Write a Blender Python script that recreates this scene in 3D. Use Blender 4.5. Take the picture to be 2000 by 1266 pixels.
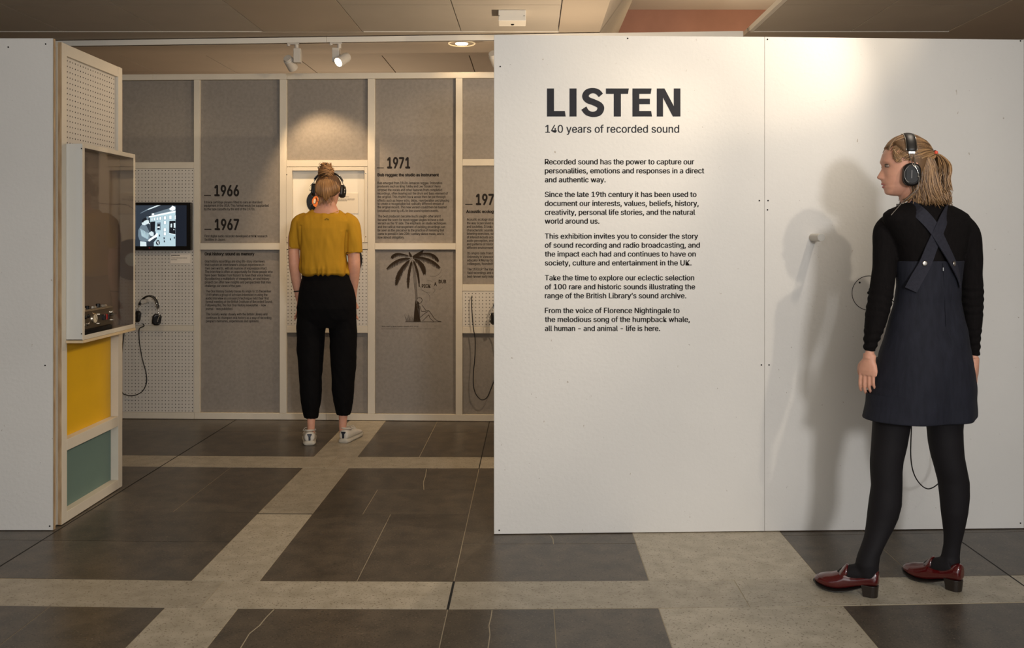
import bpy, bmesh, math, random
import numpy as np
from mathutils import Vector, Matrix, noise as mnoise

for o in list(bpy.data.objects):
    bpy.data.objects.remove(o)
SC = bpy.context.scene
COL = SC.collection
random.seed(7)
RNG = np.random.default_rng(11)
PI = math.pi

# ------------------------------------------------------------------ camera, world, lights, exposure
F = 1740.0; CX = 1000.0; HY = 463.0; EYE = 1.36     # focal length in pixels, principal column, horizon row, eye height
cam = bpy.data.cameras.new('camera'); camo = bpy.data.objects.new('camera', cam); COL.objects.link(camo)
camo.location = (0, 0, EYE); camo.rotation_euler = (PI/2, 0, 0)
cam.sensor_width = 36; cam.lens = F/2000*36; cam.shift_y = -(633-HY)/2000; cam.clip_start = 0.05; cam.clip_end = 100
SC.camera = camo

def lin(c):
    return tuple((v/12.92 if v <= .04045 else ((v+.055)/1.055)**2.4) for v in [x/255 for x in c[:3]]) + (1,)

w = bpy.data.worlds.new('world'); SC.world = w; w.use_nodes = True
w.node_tree.nodes['Background'].inputs[0].default_value = (0.95, 0.97, 1.0, 1)
w.node_tree.nodes['Background'].inputs[1].default_value = 0.6
SC.view_settings.view_transform = 'Standard'; SC.view_settings.look = 'None'
SC.view_settings.gamma = 1; SC.view_settings.use_curve_mapping = False
SC.view_settings.exposure = -0.06
WARM = (1.0, 0.80, 0.55); WARM2 = (1.0, .70, .40); COOL = (0.96, 0.97, 1.0)

def light(kind, loc, aim, energy, color, size=.1, angle=60, blend=.4):
    l = bpy.data.lights.new('lamp_light', kind); o = bpy.data.objects.new('lamp_light', l); COL.objects.link(o)
    l.energy = energy; l.color = color
    if kind == 'AREA': l.size = size
    else: l.shadow_soft_size = size
    if kind == 'SPOT': l.spot_size = math.radians(angle); l.spot_blend = blend
    o.location = loc
    d = Vector(aim)-Vector(loc); o.rotation_euler = d.to_track_quat('-Z', 'Y').to_euler()
    return o
# daylight side of the hall behind the camera: one window-sized soft source, plus two added broad fills
light('AREA', (1.35, -2.2, 2.05), (0.6, 4.1, 1.2), 108, COOL, .45)
light('AREA', (-.5, -3.2, 1.5), (-.3, 5, 1.9), 84, (1.0, .97, .93), 4.5)  # added fill without a fixture, raises the dark ceiling
light('AREA', (.3, .2, 2.74), (.2, 1.4, 0), 36, (1.0, .94, .86), 2.6)  # added overhead fill for the floor and walls
# warm ceiling track spots of the hall in front of the panels
light('SPOT', (2.0, 1.05, 2.70), (.85, 4.1, 1.55), 80, (1.0, .88, .72), .035, 64, .95)
light('SPOT', (1.80, 3.50, 2.70), (-1.5, 4.6, 0.0), 38, (1.0, .87, .72), .03, 100, .6)
light('SPOT', (1.76, 3.46, 2.70), (-1.75, 4.12, 0.0), 105, (1.0, .84, .64), .03, 50, 1.0)
light('SPOT', (5.3, 0.0, 2.56), (-1.45, 6.6, 2.46), 520, WARM, .03, 15, .6)
# spots in the bay behind the front panels, plus hidden point fills added
light('SPOT', (-1.55, 6.20, 2.54), (-1.34, 6.56, 1.7), 47, WARM2, .03, 75, .6)
light('SPOT', (-0.75, 5.2, 2.66), (-0.8, 6.6, 1.4), 24, WARM2, .04, 70, .9)
light('SPOT', (-2.6, 5.2, 2.66), (-2.6, 6.6, 1.2), 16, WARM, .04, 85, .8)
light('SPOT', (-1.45, 5.0, 2.68), (-1.3, 5.9, 0.3), 21, WARM2, .05, 100, .8)
light('POINT', (.45, 5.6, 1.9), (0, 0, 0), 42, (1.0, .78, .55), .03)  # unseen fill added behind the right wall for bay and ceiling
light('POINT', (-1.4, 8.1, 1.5), (0, 0, 0), 48, (1.0, .82, .6), .03)  # unseen fill added behind the back wall for the ceiling there
# lamps above the open coffer
light('POINT', (2.3, 7.7, 3.0), (1.9, 8, 3.3), 46, WARM, .1)

# ------------------------------------------------------------------ materials
MATS = {}
def mat(name, color, rough=.6, metal=0, nscale=0, namt=.0, bump=0, bscale=200, spec=.5, color2=None, detail=4, emit=0, coat=0, rnd=0, stretch=None, sheen=0, alpha=None):
    if name in MATS: return MATS[name]
    m = bpy.data.materials.new(name); m.use_nodes = True; nt = m.node_tree; b = nt.nodes['Principled BSDF']
    b.inputs['Base Color'].default_value = lin(color); b.inputs['Roughness'].default_value = rough
    b.inputs['Metallic'].default_value = metal; b.inputs['Specular IOR Level'].default_value = spec
    b.inputs['Coat Weight'].default_value = coat; b.inputs['Coat Roughness'].default_value = .08
    b.inputs['Sheen Weight'].default_value = sheen
    if emit:
        b.inputs['Emission Color'].default_value = lin(color); b.inputs['Emission Strength'].default_value = emit
    tc = nt.nodes.new('ShaderNodeTexCoord'); vec = tc.outputs['Object']
    if stretch:
        mp = nt.nodes.new('ShaderNodeMapping'); mp.inputs['Scale'].default_value = stretch
        nt.links.new(vec, mp.inputs[0]); vec = mp.outputs[0]
    src = None
    if nscale:
        n = nt.nodes.new('ShaderNodeTexNoise'); n.inputs['Scale'].default_value = nscale; n.inputs['Detail'].default_value = detail
        nt.links.new(vec, n.inputs['Vector'])
        r = nt.nodes.new('ShaderNodeValToRGB'); nt.links.new(n.outputs['Fac'], r.inputs[0])
        c1 = lin(color); c2 = lin(color2) if color2 else tuple(v*(1-namt) for v in c1[:3])+(1,)
        r.color_ramp.elements[0].position = .3; r.color_ramp.elements[1].position = .7
        r.color_ramp.elements[0].color = c2; r.color_ramp.elements[1].color = c1
        nt.links.new(r.outputs[0], b.inputs['Base Color']); src = r.outputs[0]
    if rnd:
        oi = nt.nodes.new('ShaderNodeObjectInfo'); mr = nt.nodes.new('ShaderNodeMapRange')
        mr.inputs[3].default_value = 1-rnd; mr.inputs[4].default_value = 1+rnd
        nt.links.new(oi.outputs['Random'], mr.inputs[0])
        vm = nt.nodes.new('ShaderNodeVectorMath'); vm.operation = 'SCALE'; nt.links.new(mr.outputs[0], vm.inputs['Scale'])
        if src: nt.links.new(src, vm.inputs[0])
        else: vm.inputs[0].default_value = lin(color)[:3]
        nt.links.new(vm.outputs[0], b.inputs['Base Color'])
    if bump:
        n2 = nt.nodes.new('ShaderNodeTexNoise'); n2.inputs['Scale'].default_value = bscale; n2.inputs['Detail'].default_value = 5
        nt.links.new(vec, n2.inputs['Vector'])
        bp = nt.nodes.new('ShaderNodeBump'); bp.inputs['Strength'].default_value = bump; bp.inputs['Distance'].default_value = .002
        nt.links.new(n2.outputs['Fac'], bp.inputs['Height']); nt.links.new(bp.outputs[0], b.inputs['Normal'])
    MATS[name] = m
    return m

def speckle(m, scale, thr, col, stretch=(1, 1, 1), width=.02, fac=.8):
    """dark or light flecks and scuffs laid over a material's own colour"""
    nt = m.node_tree; b = nt.nodes['Principled BSDF']
    tc = nt.nodes.new('ShaderNodeTexCoord'); mp = nt.nodes.new('ShaderNodeMapping'); mp.inputs['Scale'].default_value = stretch
    nt.links.new(tc.outputs['Object'], mp.inputs[0])
    n = nt.nodes.new('ShaderNodeTexNoise'); n.inputs['Scale'].default_value = scale; n.inputs['Detail'].default_value = 3
    n.inputs['Distortion'].default_value = .6
    nt.links.new(mp.outputs[0], n.inputs['Vector'])
    r = nt.nodes.new('ShaderNodeValToRGB'); r.color_ramp.elements[0].position = thr; r.color_ramp.elements[1].position = thr+width
    r.color_ramp.elements[0].color = (0, 0, 0, 1); r.color_ramp.elements[1].color = (fac, fac, fac, 1)
    nt.links.new(n.outputs['Fac'], r.inputs[0])
    mx = nt.nodes.new('ShaderNodeMix'); mx.data_type = 'RGBA'; nt.links.new(r.outputs[0], mx.inputs['Factor'])
    bc = b.inputs['Base Color']
    if bc.is_linked: nt.links.new(bc.links[0].from_socket, mx.inputs['A'])
    else: mx.inputs['A'].default_value = bc.default_value
    mx.inputs['B'].default_value = lin(col); nt.links.new(mx.outputs['Result'], bc)
    return m

M_white = mat('white_board_paint', (222, 218, 211), .62, nscale=1.6, namt=.07, bump=.5, bscale=55, detail=8)
speckle(M_white, 52, .745, (150, 130, 105), (1, 1, .6), .03, .6)
speckle(M_white, 85, .755, (120, 100, 80), (1, 1, 1), .02, .7)
M_frame = mat('frame_paint', (214, 205, 188), .55, nscale=8, namt=.06, bump=.25, bscale=120)
M_ply = mat('plywood_edge', (188, 162, 126), .7, nscale=60, color2=(148, 120, 88), stretch=(1, 1, .15))
M_felt = mat('grey_felt', (146, 139, 131), .95, nscale=46, namt=.16, bump=.5, bscale=300, spec=.1, detail=7, stretch=(1, 1, 1))
M_peg = mat('pegboard_paint', (208, 202, 192), .6, nscale=10, namt=.04)
M_hole = mat('hole_dark', (26, 22, 18), .9, spec=.1)  # peg-hole shade held in one dark colour; screws and slots share it
M_ink = mat('vinyl_lettering', (34, 34, 40), .7, spec=.3)
M_ink2 = mat('printed_ink', (36, 32, 30), .8, spec=.2)
M_gold = mat('mustard_panel', (222, 172, 10), .5, nscale=6, namt=.06)
M_teal = mat('teal_panel', (104, 128, 120), .55, nscale=6, namt=.06)
M_stone_l = mat('limestone', (182, 172, 153), .42, nscale=14, color2=(158, 148, 129), bump=.12, bscale=90, detail=9, rnd=.10)
speckle(M_stone_l, 110, .61, (112, 98, 78), fac=.75)
speckle(M_stone_l, 60, .72, (205, 195, 176), (1, 1.3, 1), .02, .6)
M_stone_d = mat('basalt', (90, 80, 67), .34, nscale=11, color2=(64, 58, 50), bump=.10, bscale=90, detail=9, rnd=.16)
speckle(M_stone_d, 120, .60, (40, 35, 30), fac=.7)
speckle(M_stone_d, 130, .64, (138, 124, 104), (1, 1.4, 1), .02, .55)
M_grout = mat('pale_grout', (168, 155, 130), .8)
M_black = mat('black_joint', (22, 20, 18), .8)
M_ceil = mat('ceiling_tile', (178, 170, 158), .8, nscale=5, namt=.05)
M_ceil_plain = mat('ceiling_plaster', (178, 166, 150), .8, nscale=3, namt=.05)
M_brick = mat('redbrown_wall', (168, 122, 104), .8, nscale=4, namt=.15)
M_whitewall = mat('upper_ceiling', (225, 218, 205), .8)
M_metalw = mat('white_metal', (222, 218, 208), .4)
M_chrome = mat('chrome', (215, 212, 205), .16, metal=1)
M_leather = mat('black_leather', (24, 21, 20), .42, bump=.2, bscale=600)
M_blackp = mat('black_plastic', (16, 15, 16), .25)
M_cable = mat('black_cable', (14, 13, 13), .5)
M_card = mat('caption_card', (214, 204, 190), .7)

def perf(m, pitch=.008):
    """fine perforation of the metal ceiling tiles, as darker dots in the colour"""
    nt = m.node_tree; b = nt.nodes['Principled BSDF']
    tc = nt.nodes.new('ShaderNodeTexCoord'); v = nt.nodes.new('ShaderNodeTexVoronoi'); v.inputs['Scale'].default_value = 1/pitch; v.inputs['Randomness'].default_value = 0
    nt.links.new(tc.outputs['Object'], v.inputs['Vector'])
    r = nt.nodes.new('ShaderNodeValToRGB'); r.color_ramp.elements[0].position = .25; r.color_ramp.elements[1].position = .32
    r.color_ramp.elements[0].color = (.5, .5, .5, 1); r.color_ramp.elements[1].color = (1, 1, 1, 1)
    nt.links.new(v.outputs['Distance'], r.inputs[0])
    mx = nt.nodes.new('ShaderNodeMix'); mx.data_type = 'RGBA'; mx.blend_type = 'MULTIPLY'; mx.inputs['Factor'].default_value = 1
    nt.links.new(b.inputs['Base Color'].links[0].from_socket, mx.inputs['A']); nt.links.new(r.outputs[0], mx.inputs['B'])
    nt.links.new(mx.outputs['Result'], b.inputs['Base Color'])
perf(M_ceil, .012)

# ------------------------------------------------------------------ geometry helpers
class G:
    def __init__(s): s.v = []; s.f = []; s.m = []
    def add(s, v, f, mi=0):
        k = len(s.v); s.v += [tuple(map(float, p)) for p in v]; s.f += [tuple(i+k for i in q) for q in f]; s.m += [mi]*len(f); return s
    def box(s, c, d, R=None, mi=0):
        hx, hy, hz = d[0]/2, d[1]/2, d[2]/2
        vs = [Vector((x*hx, y*hy, z*hz)) for z in (-1, 1) for y in (-1, 1) for x in (-1, 1)]
        if R is not None: vs = [R @ p for p in vs]
        c = Vector(c); vs = [p+c for p in vs]
        return s.add(vs, [(0, 2, 3, 1), (4, 5, 7, 6), (0, 1, 5, 4), (2, 6, 7, 3), (0, 4, 6, 2), (1, 3, 7, 5)], mi)
    def loft(s, rings, cap=True, closed=False, mi=0):
        n = len(rings[0]); vs = [p for r in rings for p in r]; fs = []
        m = len(rings)
        for i in range(m if closed else m-1):
            a = i*n; b = ((i+1) % m)*n
            for j in range(n):
                k = (j+1) % n; fs.append((a+j, a+k, b+k, b+j))
        if cap and not closed: fs += [tuple(range(n))[::-1], tuple(range((m-1)*n, m*n))]
        return s.add(vs, fs, mi)
    def tube(s, pts, rad, n=10, cap=True, flat=None, closed=False, up=None, mi=0):
        P = [Vector(p) for p in pts]; m = len(P)
        if not hasattr(rad, '__len__'): rad = [rad]*m
        u = None; rings = []
        for i in range(m):
            if closed: t = (P[(i+1) % m]-P[i-1])
            else: t = P[min(i+1, m-1)]-P[max(i-1, 0)]
            t = t.normalized() if t.length > 1e-9 else Vector((0, 0, 1))
            if u is None:
                a = Vector(up) if up is not None else (Vector((0, 0, 1)) if abs(t.z) < .9 else Vector((1, 0, 0)))
            else: a = Vector(up) if up is not None else u
            u = a-t*a.dot(t); u = u.normalized() if u.length > 1e-6 else t.orthogonal().normalized()
            v = t.cross(u)
            ra = rad[i]; rb = ra if flat is None else (flat[i] if hasattr(flat, '__len__') else flat)
            rings.append([P[i]+u*(rb*math.cos(2*PI*j/n))+v*(ra*math.sin(2*PI*j/n)) for j in range(n)])
        return s.loft(rings, cap, closed, mi)
    def ell(s, c, r, nu=20, nv=12, R=None, mi=0):
        rings = []
        for i in range(1, nv):
            a = PI*i/nv
            ring = [Vector((r[0]*math.sin(a)*math.cos(2*PI*j/nu), r[1]*math.sin(a)*math.sin(2*PI*j/nu), -r[2]*math.cos(a))) for j in range(nu)]
            if R is not None: ring = [R @ p for p in ring]
            rings.append([p+Vector(c) for p in ring])
        return s.loft(rings, True, False, mi)
    def prism(s, poly, fn, d0, d1, mi=0):
        """poly of 2D points mapped by fn(a,b,depth) and extruded"""
        n = len(poly); vs = [fn(a, b, d0) for a, b in poly]+[fn(a, b, d1) for a, b in poly]
        fs = [tuple(range(n))[::-1], tuple(range(n, 2*n))]+[(i, (i+1) % n, n+(i+1) % n, n+i) for i in range(n)]
        return s.add(vs, fs, mi)

def lathe(g, c, d, prof, n=28):
    c = Vector(c); d = Vector(d).normalized(); u = d.orthogonal().normalized(); v = d.cross(u)
    g.loft([[c+d*h+u*(r*math.cos(2*PI*j/n))+v*(r*math.sin(2*PI*j/n)) for j in range(n)] for h, r in prof]); return g
def mesh_of(g, name='m'):
    me = bpy.data.meshes.new(name); me.from_pydata(g.v, [], g.f)
    if any(g.m): me.polygons.foreach_set('material_index', g.m)
    me.update(); return me
def fixn(me):
    bm = bmesh.new(); bm.from_mesh(me); bmesh.ops.recalc_face_normals(bm, faces=bm.faces); bm.to_mesh(me); bm.free()

def link(name, me, m, parent=None, smooth=False, bevel=0, seg=2, kind=None, label=None):
    o = bpy.data.objects.new(name, me); COL.objects.link(o)
    ms = m if isinstance(m, (list, tuple)) else [m]
    if len(me.materials) == 0:
        for x in ms: me.materials.append(x)
    if smooth: me.polygons.foreach_set('use_smooth', [True]*len(me.polygons))
    if parent is not None:
        loc = parent.get('_loc', None)
        base = Vector(loc) if loc is not None else Vector((0, 0, 0))
        if name and me.get('world', 1):
            me.transform(Matrix.Translation(-base)); me['world'] = 0
        o.parent = parent; o['_loc'] = tuple(base)
    else: o['_loc'] = (0, 0, 0)
    if bevel:
        b = o.modifiers.new('bevel', 'BEVEL'); b.width = bevel; b.segments = seg; b.limit_method = 'ANGLE'; b.angle_limit = math.radians(40)
    if kind: o['kind'] = kind
    if label: o['label'] = label
    return o
def obj(name, g, m, parent=None, smooth=False, bevel=0, seg=2, kind=None, label=None, fix=True):
    me = mesh_of(g, name)
    if fix: fixn(me)
    return link(name, me, m, parent, smooth, bevel, seg, kind, label)
def thing(name, label, cat, loc=(0, 0, 0), group=None):
    o = bpy.data.objects.new(name, None); COL.objects.link(o); o.location = loc; o['_loc'] = tuple(map(float, loc))
    o.empty_display_size = .1
    o['label'] = label; o['category'] = cat
    if group: o['group'] = group
    return o
def root_structure(name, loc=(0, 0, 0)):
    o = bpy.data.objects.new(name, None); COL.objects.link(o); o.location = loc; o['_loc'] = tuple(map(float, loc)); o['kind'] = 'structure'
    return o
def tag(o, label, cat, group=None):
    o['label'] = label; o['category'] = cat
    if group: o['group'] = group
    return o

def remesh(g, voxel=.006, smooth=4, fn=None):
    me = mesh_of(g); fixn(me)
    o = bpy.data.objects.new('tmp', me); COL.objects.link(o)
    r = o.modifiers.new('r', 'REMESH'); r.mode = 'VOXEL'; r.voxel_size = voxel
    if smooth:
        s_ = o.modifiers.new('s', 'SMOOTH'); s_.iterations = smooth; s_.factor = .5
    dg = bpy.context.evaluated_depsgraph_get()
    out = bpy.data.meshes.new_from_object(o.evaluated_get(dg))
    bpy.data.objects.remove(o); bpy.data.meshes.remove(me)
    if fn is not None:
        n = len(out.vertices); co = np.empty(n*3); no = np.empty(n*3)
        out.vertices.foreach_get('co', co); out.vertices.foreach_get('normal', no)
        co = co.reshape(-1, 3); no = no.reshape(-1, 3)
        co = co+no*fn(co, no)[:, None]
        out.vertices.foreach_set('co', co.ravel()); out.update()
    return out

def W(px, py, d):     # point of the photograph at a known distance
    return Vector(((px-CX)*d/F, d, EYE-(py-HY)*d/F))

# lettering: built-in font turned into flat meshes
_fc = {}
FONT = None
try:        # the grotesque that ships inside Blender itself; without it the built-in face is used
    import os
    for _k in ('LOCAL', 'SYSTEM'):
        _p = os.path.join(bpy.utils.resource_path(_k), 'datafiles', 'fonts', 'Inter.woff2')
        if os.path.exists(_p): FONT = bpy.data.fonts.load(_p); break
except Exception: FONT = None
def glyphs(s, off=0.0):
    key = (s, off)
    if key in _fc: return _fc[key]
    c = bpy.data.curves.new('t', 'FONT'); c.body = s; c.size = 1; c.offset = off; c.resolution_u = 3; c.fill_mode = 'BOTH'
    if FONT: c.font = FONT
    o = bpy.data.objects.new('t', c); COL.objects.link(o)
    dg = bpy.context.evaluated_depsgraph_get()
    me = bpy.data.meshes.new_from_object(o.evaluated_get(dg))
    v = [tuple(x.co) for x in me.vertices]; f = [tuple(p.vertices) for p in me.polygons]
    bpy.data.objects.remove(o); bpy.data.curves.remove(c); bpy.data.meshes.remove(me)
    _fc[key] = (v, f); return v, f
_hv, _ = glyphs('H'); CAPH = max(p[1] for p in _hv)-min(p[1] for p in _hv)
def textline(g, s, fn, x0, x1, base, cap, off=0.0, dep=.0006):
    """s between columns x0..x1, baseline row base, capitals cap rows high, strokes thickened by off; fn(px,py,depth) maps to the wall"""
    v, f = glyphs(s); a = min(p[0] for p in v)-off; b = max(p[0] for p in v)+off
    sh = [(0, 0)] if off < .003 else ([(-off, 0), (off, 0), (0, off*.4)] if off < .03 else [(-off, 0), (off, 0), (0, 0), (0, off*.7), (0, -off*.7), (-off*.6, off*.6), (off*.6, -off*.6)])
    k = (x1-x0)/(b-a)
    for i, (dx, dy) in enumerate(sh):
        vs = [fn(x0+(p[0]+dx-a)*k, base-(p[1]+dy)/CAPH*cap, dep+i*.00004) for p in v]
        g.add(vs, f)

def vplane(p0, p1):
    """vertical plane through floor points p0,p1: returns map(px,py,out) -> world, and uv->world"""
    x0, y0 = p0; x1, y1 = p1; L = math.hypot(x1-x0, y1-y0); ux, uy = (x1-x0)/L, (y1-y0)/L; nx, ny = uy, -ux
    def hit(px, py, out=0.0):
        r = (px-CX)/F     # x = r*y ; point + out*n
        ax, ay = x0+nx*out, y0+ny*out
        # ax+ux t = r (ay+uy t)
        t = (r*ay-ax)/(ux-r*uy); Y = ay+uy*t
        return (ax+ux*t, Y, EYE-(py-HY)*Y/F)
    def flat(px, py, out=0.0):      # same wall spot, moved out along the normal
        X, Y, Z = hit(px, py, 0); return (X+nx*out, Y+ny*out, Z)
    return hit, flat, (ux, uy), (nx, ny)
# ------------------------------------------------------------------ floor
g = G(); g.box((0, 2.5, -.0512), (18, 17, .10)); floor = obj('floor', g, M_grout, kind='structure')
def bulge(px, row, near):       # slight unevenness of the long joints
    return (-.003*(px-1000) if near else 0)-1.0e-5*(row-HY)/725*(px-1000)**2
def rowY(Y, X):                  # Y = nominal distance of a cross joint, X = where
    row = HY+F*EYE/Y; px = CX+X*F/Y
    px = max(-300, min(2300, px))
    return F*EYE/(row+bulge(px, row, row > 1010)-HY)
def corner(k, Y):
    X = k*EYE+.02069*Y; Y2 = rowY(Y, X); X = k*EYE+.02069*Y2
    return X, Y2
GAP = .0016
def tile(k0, k1, Y0, Y1, light_):
    a = corner(k0, Y0); b = corner(k1, Y0); c = corner(k1, Y1); d = corner(k0, Y1)
    P = [(a[0]+GAP, a[1]+GAP), (b[0]-GAP, b[1]+GAP), (c[0]-GAP, c[1]-GAP), (d[0]+GAP, d[1]-GAP)]
    g = G(); h = RNG.uniform(-.0004, .0004); g.prism(P, lambda x, y, z: (x, y, z), -.012, h)
    obj('stone_tile', g, M_stone_l if light_ else M_stone_d, floor, label=('pale limestone tile' if light_ else 'dark stone tile'))
S0, S1 = 3.255, 3.516; S2, S3 = 5.235, 5.503; S4, S5 = 7.215, 7.483; N0, N1 = 1.27, 1.53
FAR = [9.2, 10.6]
def cells(k0, k1, ys, light_=False, ks=()):
    e = [k0]+sorted(ks)+[k1]
    for i in range(len(ys)-1):
        for j in range(len(e)-1): tile(e[j], e[j+1], ys[i], ys[i+1], light_)
# dark fields left of the pale stripe
cells(-3.6, -.985, [-1.2, .2, N0], ks=(-2.3,)); cells(-3.6, -.985, [N1, 2.4, S0], ks=(-2.3, -1.30))
cells(-5.0, -1.61, [S1, 3.964, 4.382, S2], ks=(-3.4, -2.4)); cells(-1.61, -.985, [S1, 3.964, 4.382])
cells(-1.61, -.985, [4.382, S2], ks=(-1.30,))
cells(-5.0, -.985, [S3, 6.195, S4], ks=(-3.4, -2.4, -1.61)); cells(-5, -.985, [S5]+FAR, ks=(-3, -1.61))
# pale stripe running away
for y0, y1 in ((N1, 2.5), (2.5, S0), (S1, 4.362), (4.362, S2), (S3, 6.195), (6.195, S4), (-1.2, N0), (S5, 9.2)): tile(-.985, -.787, y0, y1, True)
# dark field between the stripes
cells(-.787, .345, [-1.2, .2, N0], ks=(-.222,)); cells(-.787, .345, [N1, 2.4, S0], ks=(-.222, .063))
tile(-.787, -.504, S1, 4.365, False); tile(-.504, -.222, S1, 4.365, False)
tile(-.787, -.605, 4.365, 4.79, False); tile(-.605, -.222, 4.365, 4.79, False)
tile(-.787, -.222, 4.79, S2, False)
cells(-.222, .345, [S1, 3.944, S2]); cells(-.787, .345, [S3, 6.195, S4], ks=(-.505, -.222)); cells(-.787, .345, [S5]+FAR, ks=(-.222,))
# wide pale stripe on the right and dark fields beyond it
for y0, y1 in ((N1, 2.5), (2.5, S0), (S1, S2), (S3, S4), (-1.2, N0), (S5, 9.2)): tile(.345, .846, y0, y1, True)
cells(.846, 3.6, [-1.2, .2, N0], ks=(2.0, 2.8)); cells(.846, 3.6, [N1, 2.4, S0], ks=(2.0, 2.8))
cells(.846, 3.6, [S1, 4.03, S2], ks=(1.13, 1.414, 2.0, 2.8)); cells(.846, 3.6, [S3, 6.2, S4], ks=(1.414, 2.0, 2.8)); cells(.846, 3.6, [S5]+FAR, ks=(2.0, 2.8))
# pale stripes running across
for y0, y1, ks in ((S0, S1, (-2.4, -.89, -.222, .593, 1.414, 2.4)), (S2, S3, (-2.8, -1.61, -.88, -.222, .6, 1.414, 2.4)), (N0, N1, (-2, -.8, .5, 2)), (S4, S5, (-3, -1.6, -.5, .6, 2))):
    cells(-5.0, 3.6, [y0, y1], True, ks)
def joint(pts, wd, name='joint_strip', m=None, z=.0009):
    g = G()
    for a, b in zip(pts[:-1], pts[1:]):
        d = Vector((b[0]-a[0], b[1]-a[1], 0)).normalized(); n = Vector((-d.y, d.x, 0))*wd/2
        g.prism([(a[0]+n.x, a[1]+n.y), (a[0]-n.x, a[1]-n.y), (b[0]-n.x, b[1]-n.y), (b[0]+n.x, b[1]+n.y)], lambda x, y, zz: (x, y, zz), -.004, z)
    obj(name, g, m or M_black, floor)
for k, ys in ((-1.61, (S0, S1, 4.0, 4.8, S3, 6.9)), (1.414, (S0, 3.7, 4.0, 6))):
    joint([corner(k, y) for y in ys], .006)
joint([corner(-.222, y) for y in (S0, S1)], .009); joint([corner(-.222, y) for y in (S2, 6.2, 6.56)], .006)
joint([corner(-.985, 4.362), corner(-.787, 4.362)], .006)
def crack(pts):
    P = [(W(x, y, F*EYE/(y-HY)).x, F*EYE/(y-HY)) for x, y in pts]; joint(P, .0035, 'vein', M_grout, .0007)
crack([(535, 1191), (520, 1206), (507, 1222), (487, 1238), (470, 1266)]); crack([(961, 1192), (959, 1206), (955, 1222), (957, 1240), (952, 1275)])
crack([(833, 917), (831, 930), (827, 942), (828, 957)]); crack([(1075, 1046), (1080, 1053), (1081, 1063)])

# ------------------------------------------------------------------ ceiling
HC = 2.78; RC = HC-EYE
def cc(k, Y, z=HC): return (k*-(z-EYE)*1.0+.02069*Y, Y, z)   # k as in the floor grid, mirrored above the horizon
ceil_ = root_structure('ceiling', (0, 0, 0))
def cslab(k0, k1, Y0, Y1, m, name='ceiling_tile', z0=HC, z1=HC+.03, gap=.003, dz=0.0):
    # k0>k1 (left to right)
    a = cc(k0, Y0); b = cc(k1, Y0); c = cc(k1, Y1); d = cc(k0, Y1)
    g = G(); g.prism([(a[0]+gap, a[1]+gap), (b[0]-gap, b[1]+gap), (c[0]-gap, c[1]-gap), (d[0]+gap, d[1]-gap)], lambda x, y, z: (x, y, z), z0+dz, z1)
    return obj(name, g, m, ceil_)
KL = [5.63, 5.15, 4.67, 4.19, 3.71, 3.23, 2.75, 2.27, 1.788, 1.30, .8186, .337, -.134]
rows = [6.16-.708*i for i in range(12)]
for i in range(len(KL)-1):
    if abs(KL[i]-1.30) < .01: continue
    for j in range(len(rows)-1): cslab(KL[i], KL[i+1], rows[j+1], rows[j], M_ceil)
cslab(1.30, .8186, rows[-1], 6.165, M_ceil_plain, 'plain_panel')
KR = [-1.085, -1.555, -2.03]
for i in range(len(KR)-1):
    for j in range(len(rows)-1): cslab(KR[i], KR[i+1], rows[j+1], rows[j], M_ceil)
cslab(-2.035, -5.6, rows[-1], 10.5, M_ceil_plain, 'plain_panel', gap=0)
cslab(-1.06, -1.083, rows[-1], 6.165, M_metalw, 'edge_trim', gap=.001, dz=-.004)
cslab(-1.06, -2.035, 6.17, 10.5, M_ceil_plain, 'plain_panel', gap=0)
cslab(-.137, -.337, rows[-1], 10.5, M_ceil_plain, 'beam_soffit', gap=0)
cslab(5.63, -.137, 6.165, 6.96, M_ceil_plain, 'plain_panel', gap=0, dz=-.002)
for i in range(len(KL)-1):
    for y0, y1 in ((6.965, 7.67), (7.67, 8.38), (8.38, 10.5)): cslab(KL[i], KL[i+1], y0, y1, M_ceil_plain, gap=.004)
# thin light rims of the tile field
cslab(5.63, 1.31, 6.150, 6.166, M_metalw, 'edge_trim', gap=0, dz=-.003); cslab(.81, -.137, 6.150, 6.166, M_metalw, 'edge_trim', gap=0, dz=-.003)
cslab(-1.075, -2.035, 6.150, 6.166, M_metalw, 'edge_trim', gap=0, dz=-.003)
# dark void behind the tile joints
g = G(); g.box((-4.15, 2, HC+.05), (8.5, 17, .02)); obj('void_cover', g, M_black, ceil_)
g = G(); g.box((5.2, 2, HC+.05), (6.6, 17, .02)); obj('void_cover', g, M_black, ceil_)
# bevelled beam side, raised coffer and red-brown end wall
a = cc(-.337, -1.6); b = cc(-.337, 10.5); c = cc(-.43, 10.5, 3.35); d = cc(-.43, -1.6, 3.35)
g = G(); off = Vector((-.03, 0, .03))
vs = [Vector(p) for p in (a, b, c, d)]; g.add(vs+[p+off for p in vs], [(0, 1, 2, 3), (7, 6, 5, 4), (0, 4, 5, 1), (1, 5, 6, 2), (2, 6, 7, 3), (3, 7, 4, 0)])
obj('beam_bevel', g, M_ceil_plain, ceil_)
g = G(); g.box((2.2, 4.4, 3.73), (4.6, 12.3, .08)); obj('coffer_top', g, M_whitewall, ceil_)
g = G(); g.box((.72, 4.4, 3.55), (.05, 12.3, .5)); g.box((4.4, 4.4, 3.3), (.05, 12.3, .9)); obj('coffer_side', g, M_whitewall, ceil_)
g = G(); g.box((.5, 9.2, 1.85), (13, .15, 3.7)); obj('wall_far', g, M_brick, kind='structure')
for nm, x in (('wall_left', -6.6), ('wall_right', 7.6)):
    g = G(); g.box((x, 3.2, 1.45), (.15, 14, 2.9)); obj(nm, g, M_whitewall, kind='structure')

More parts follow.
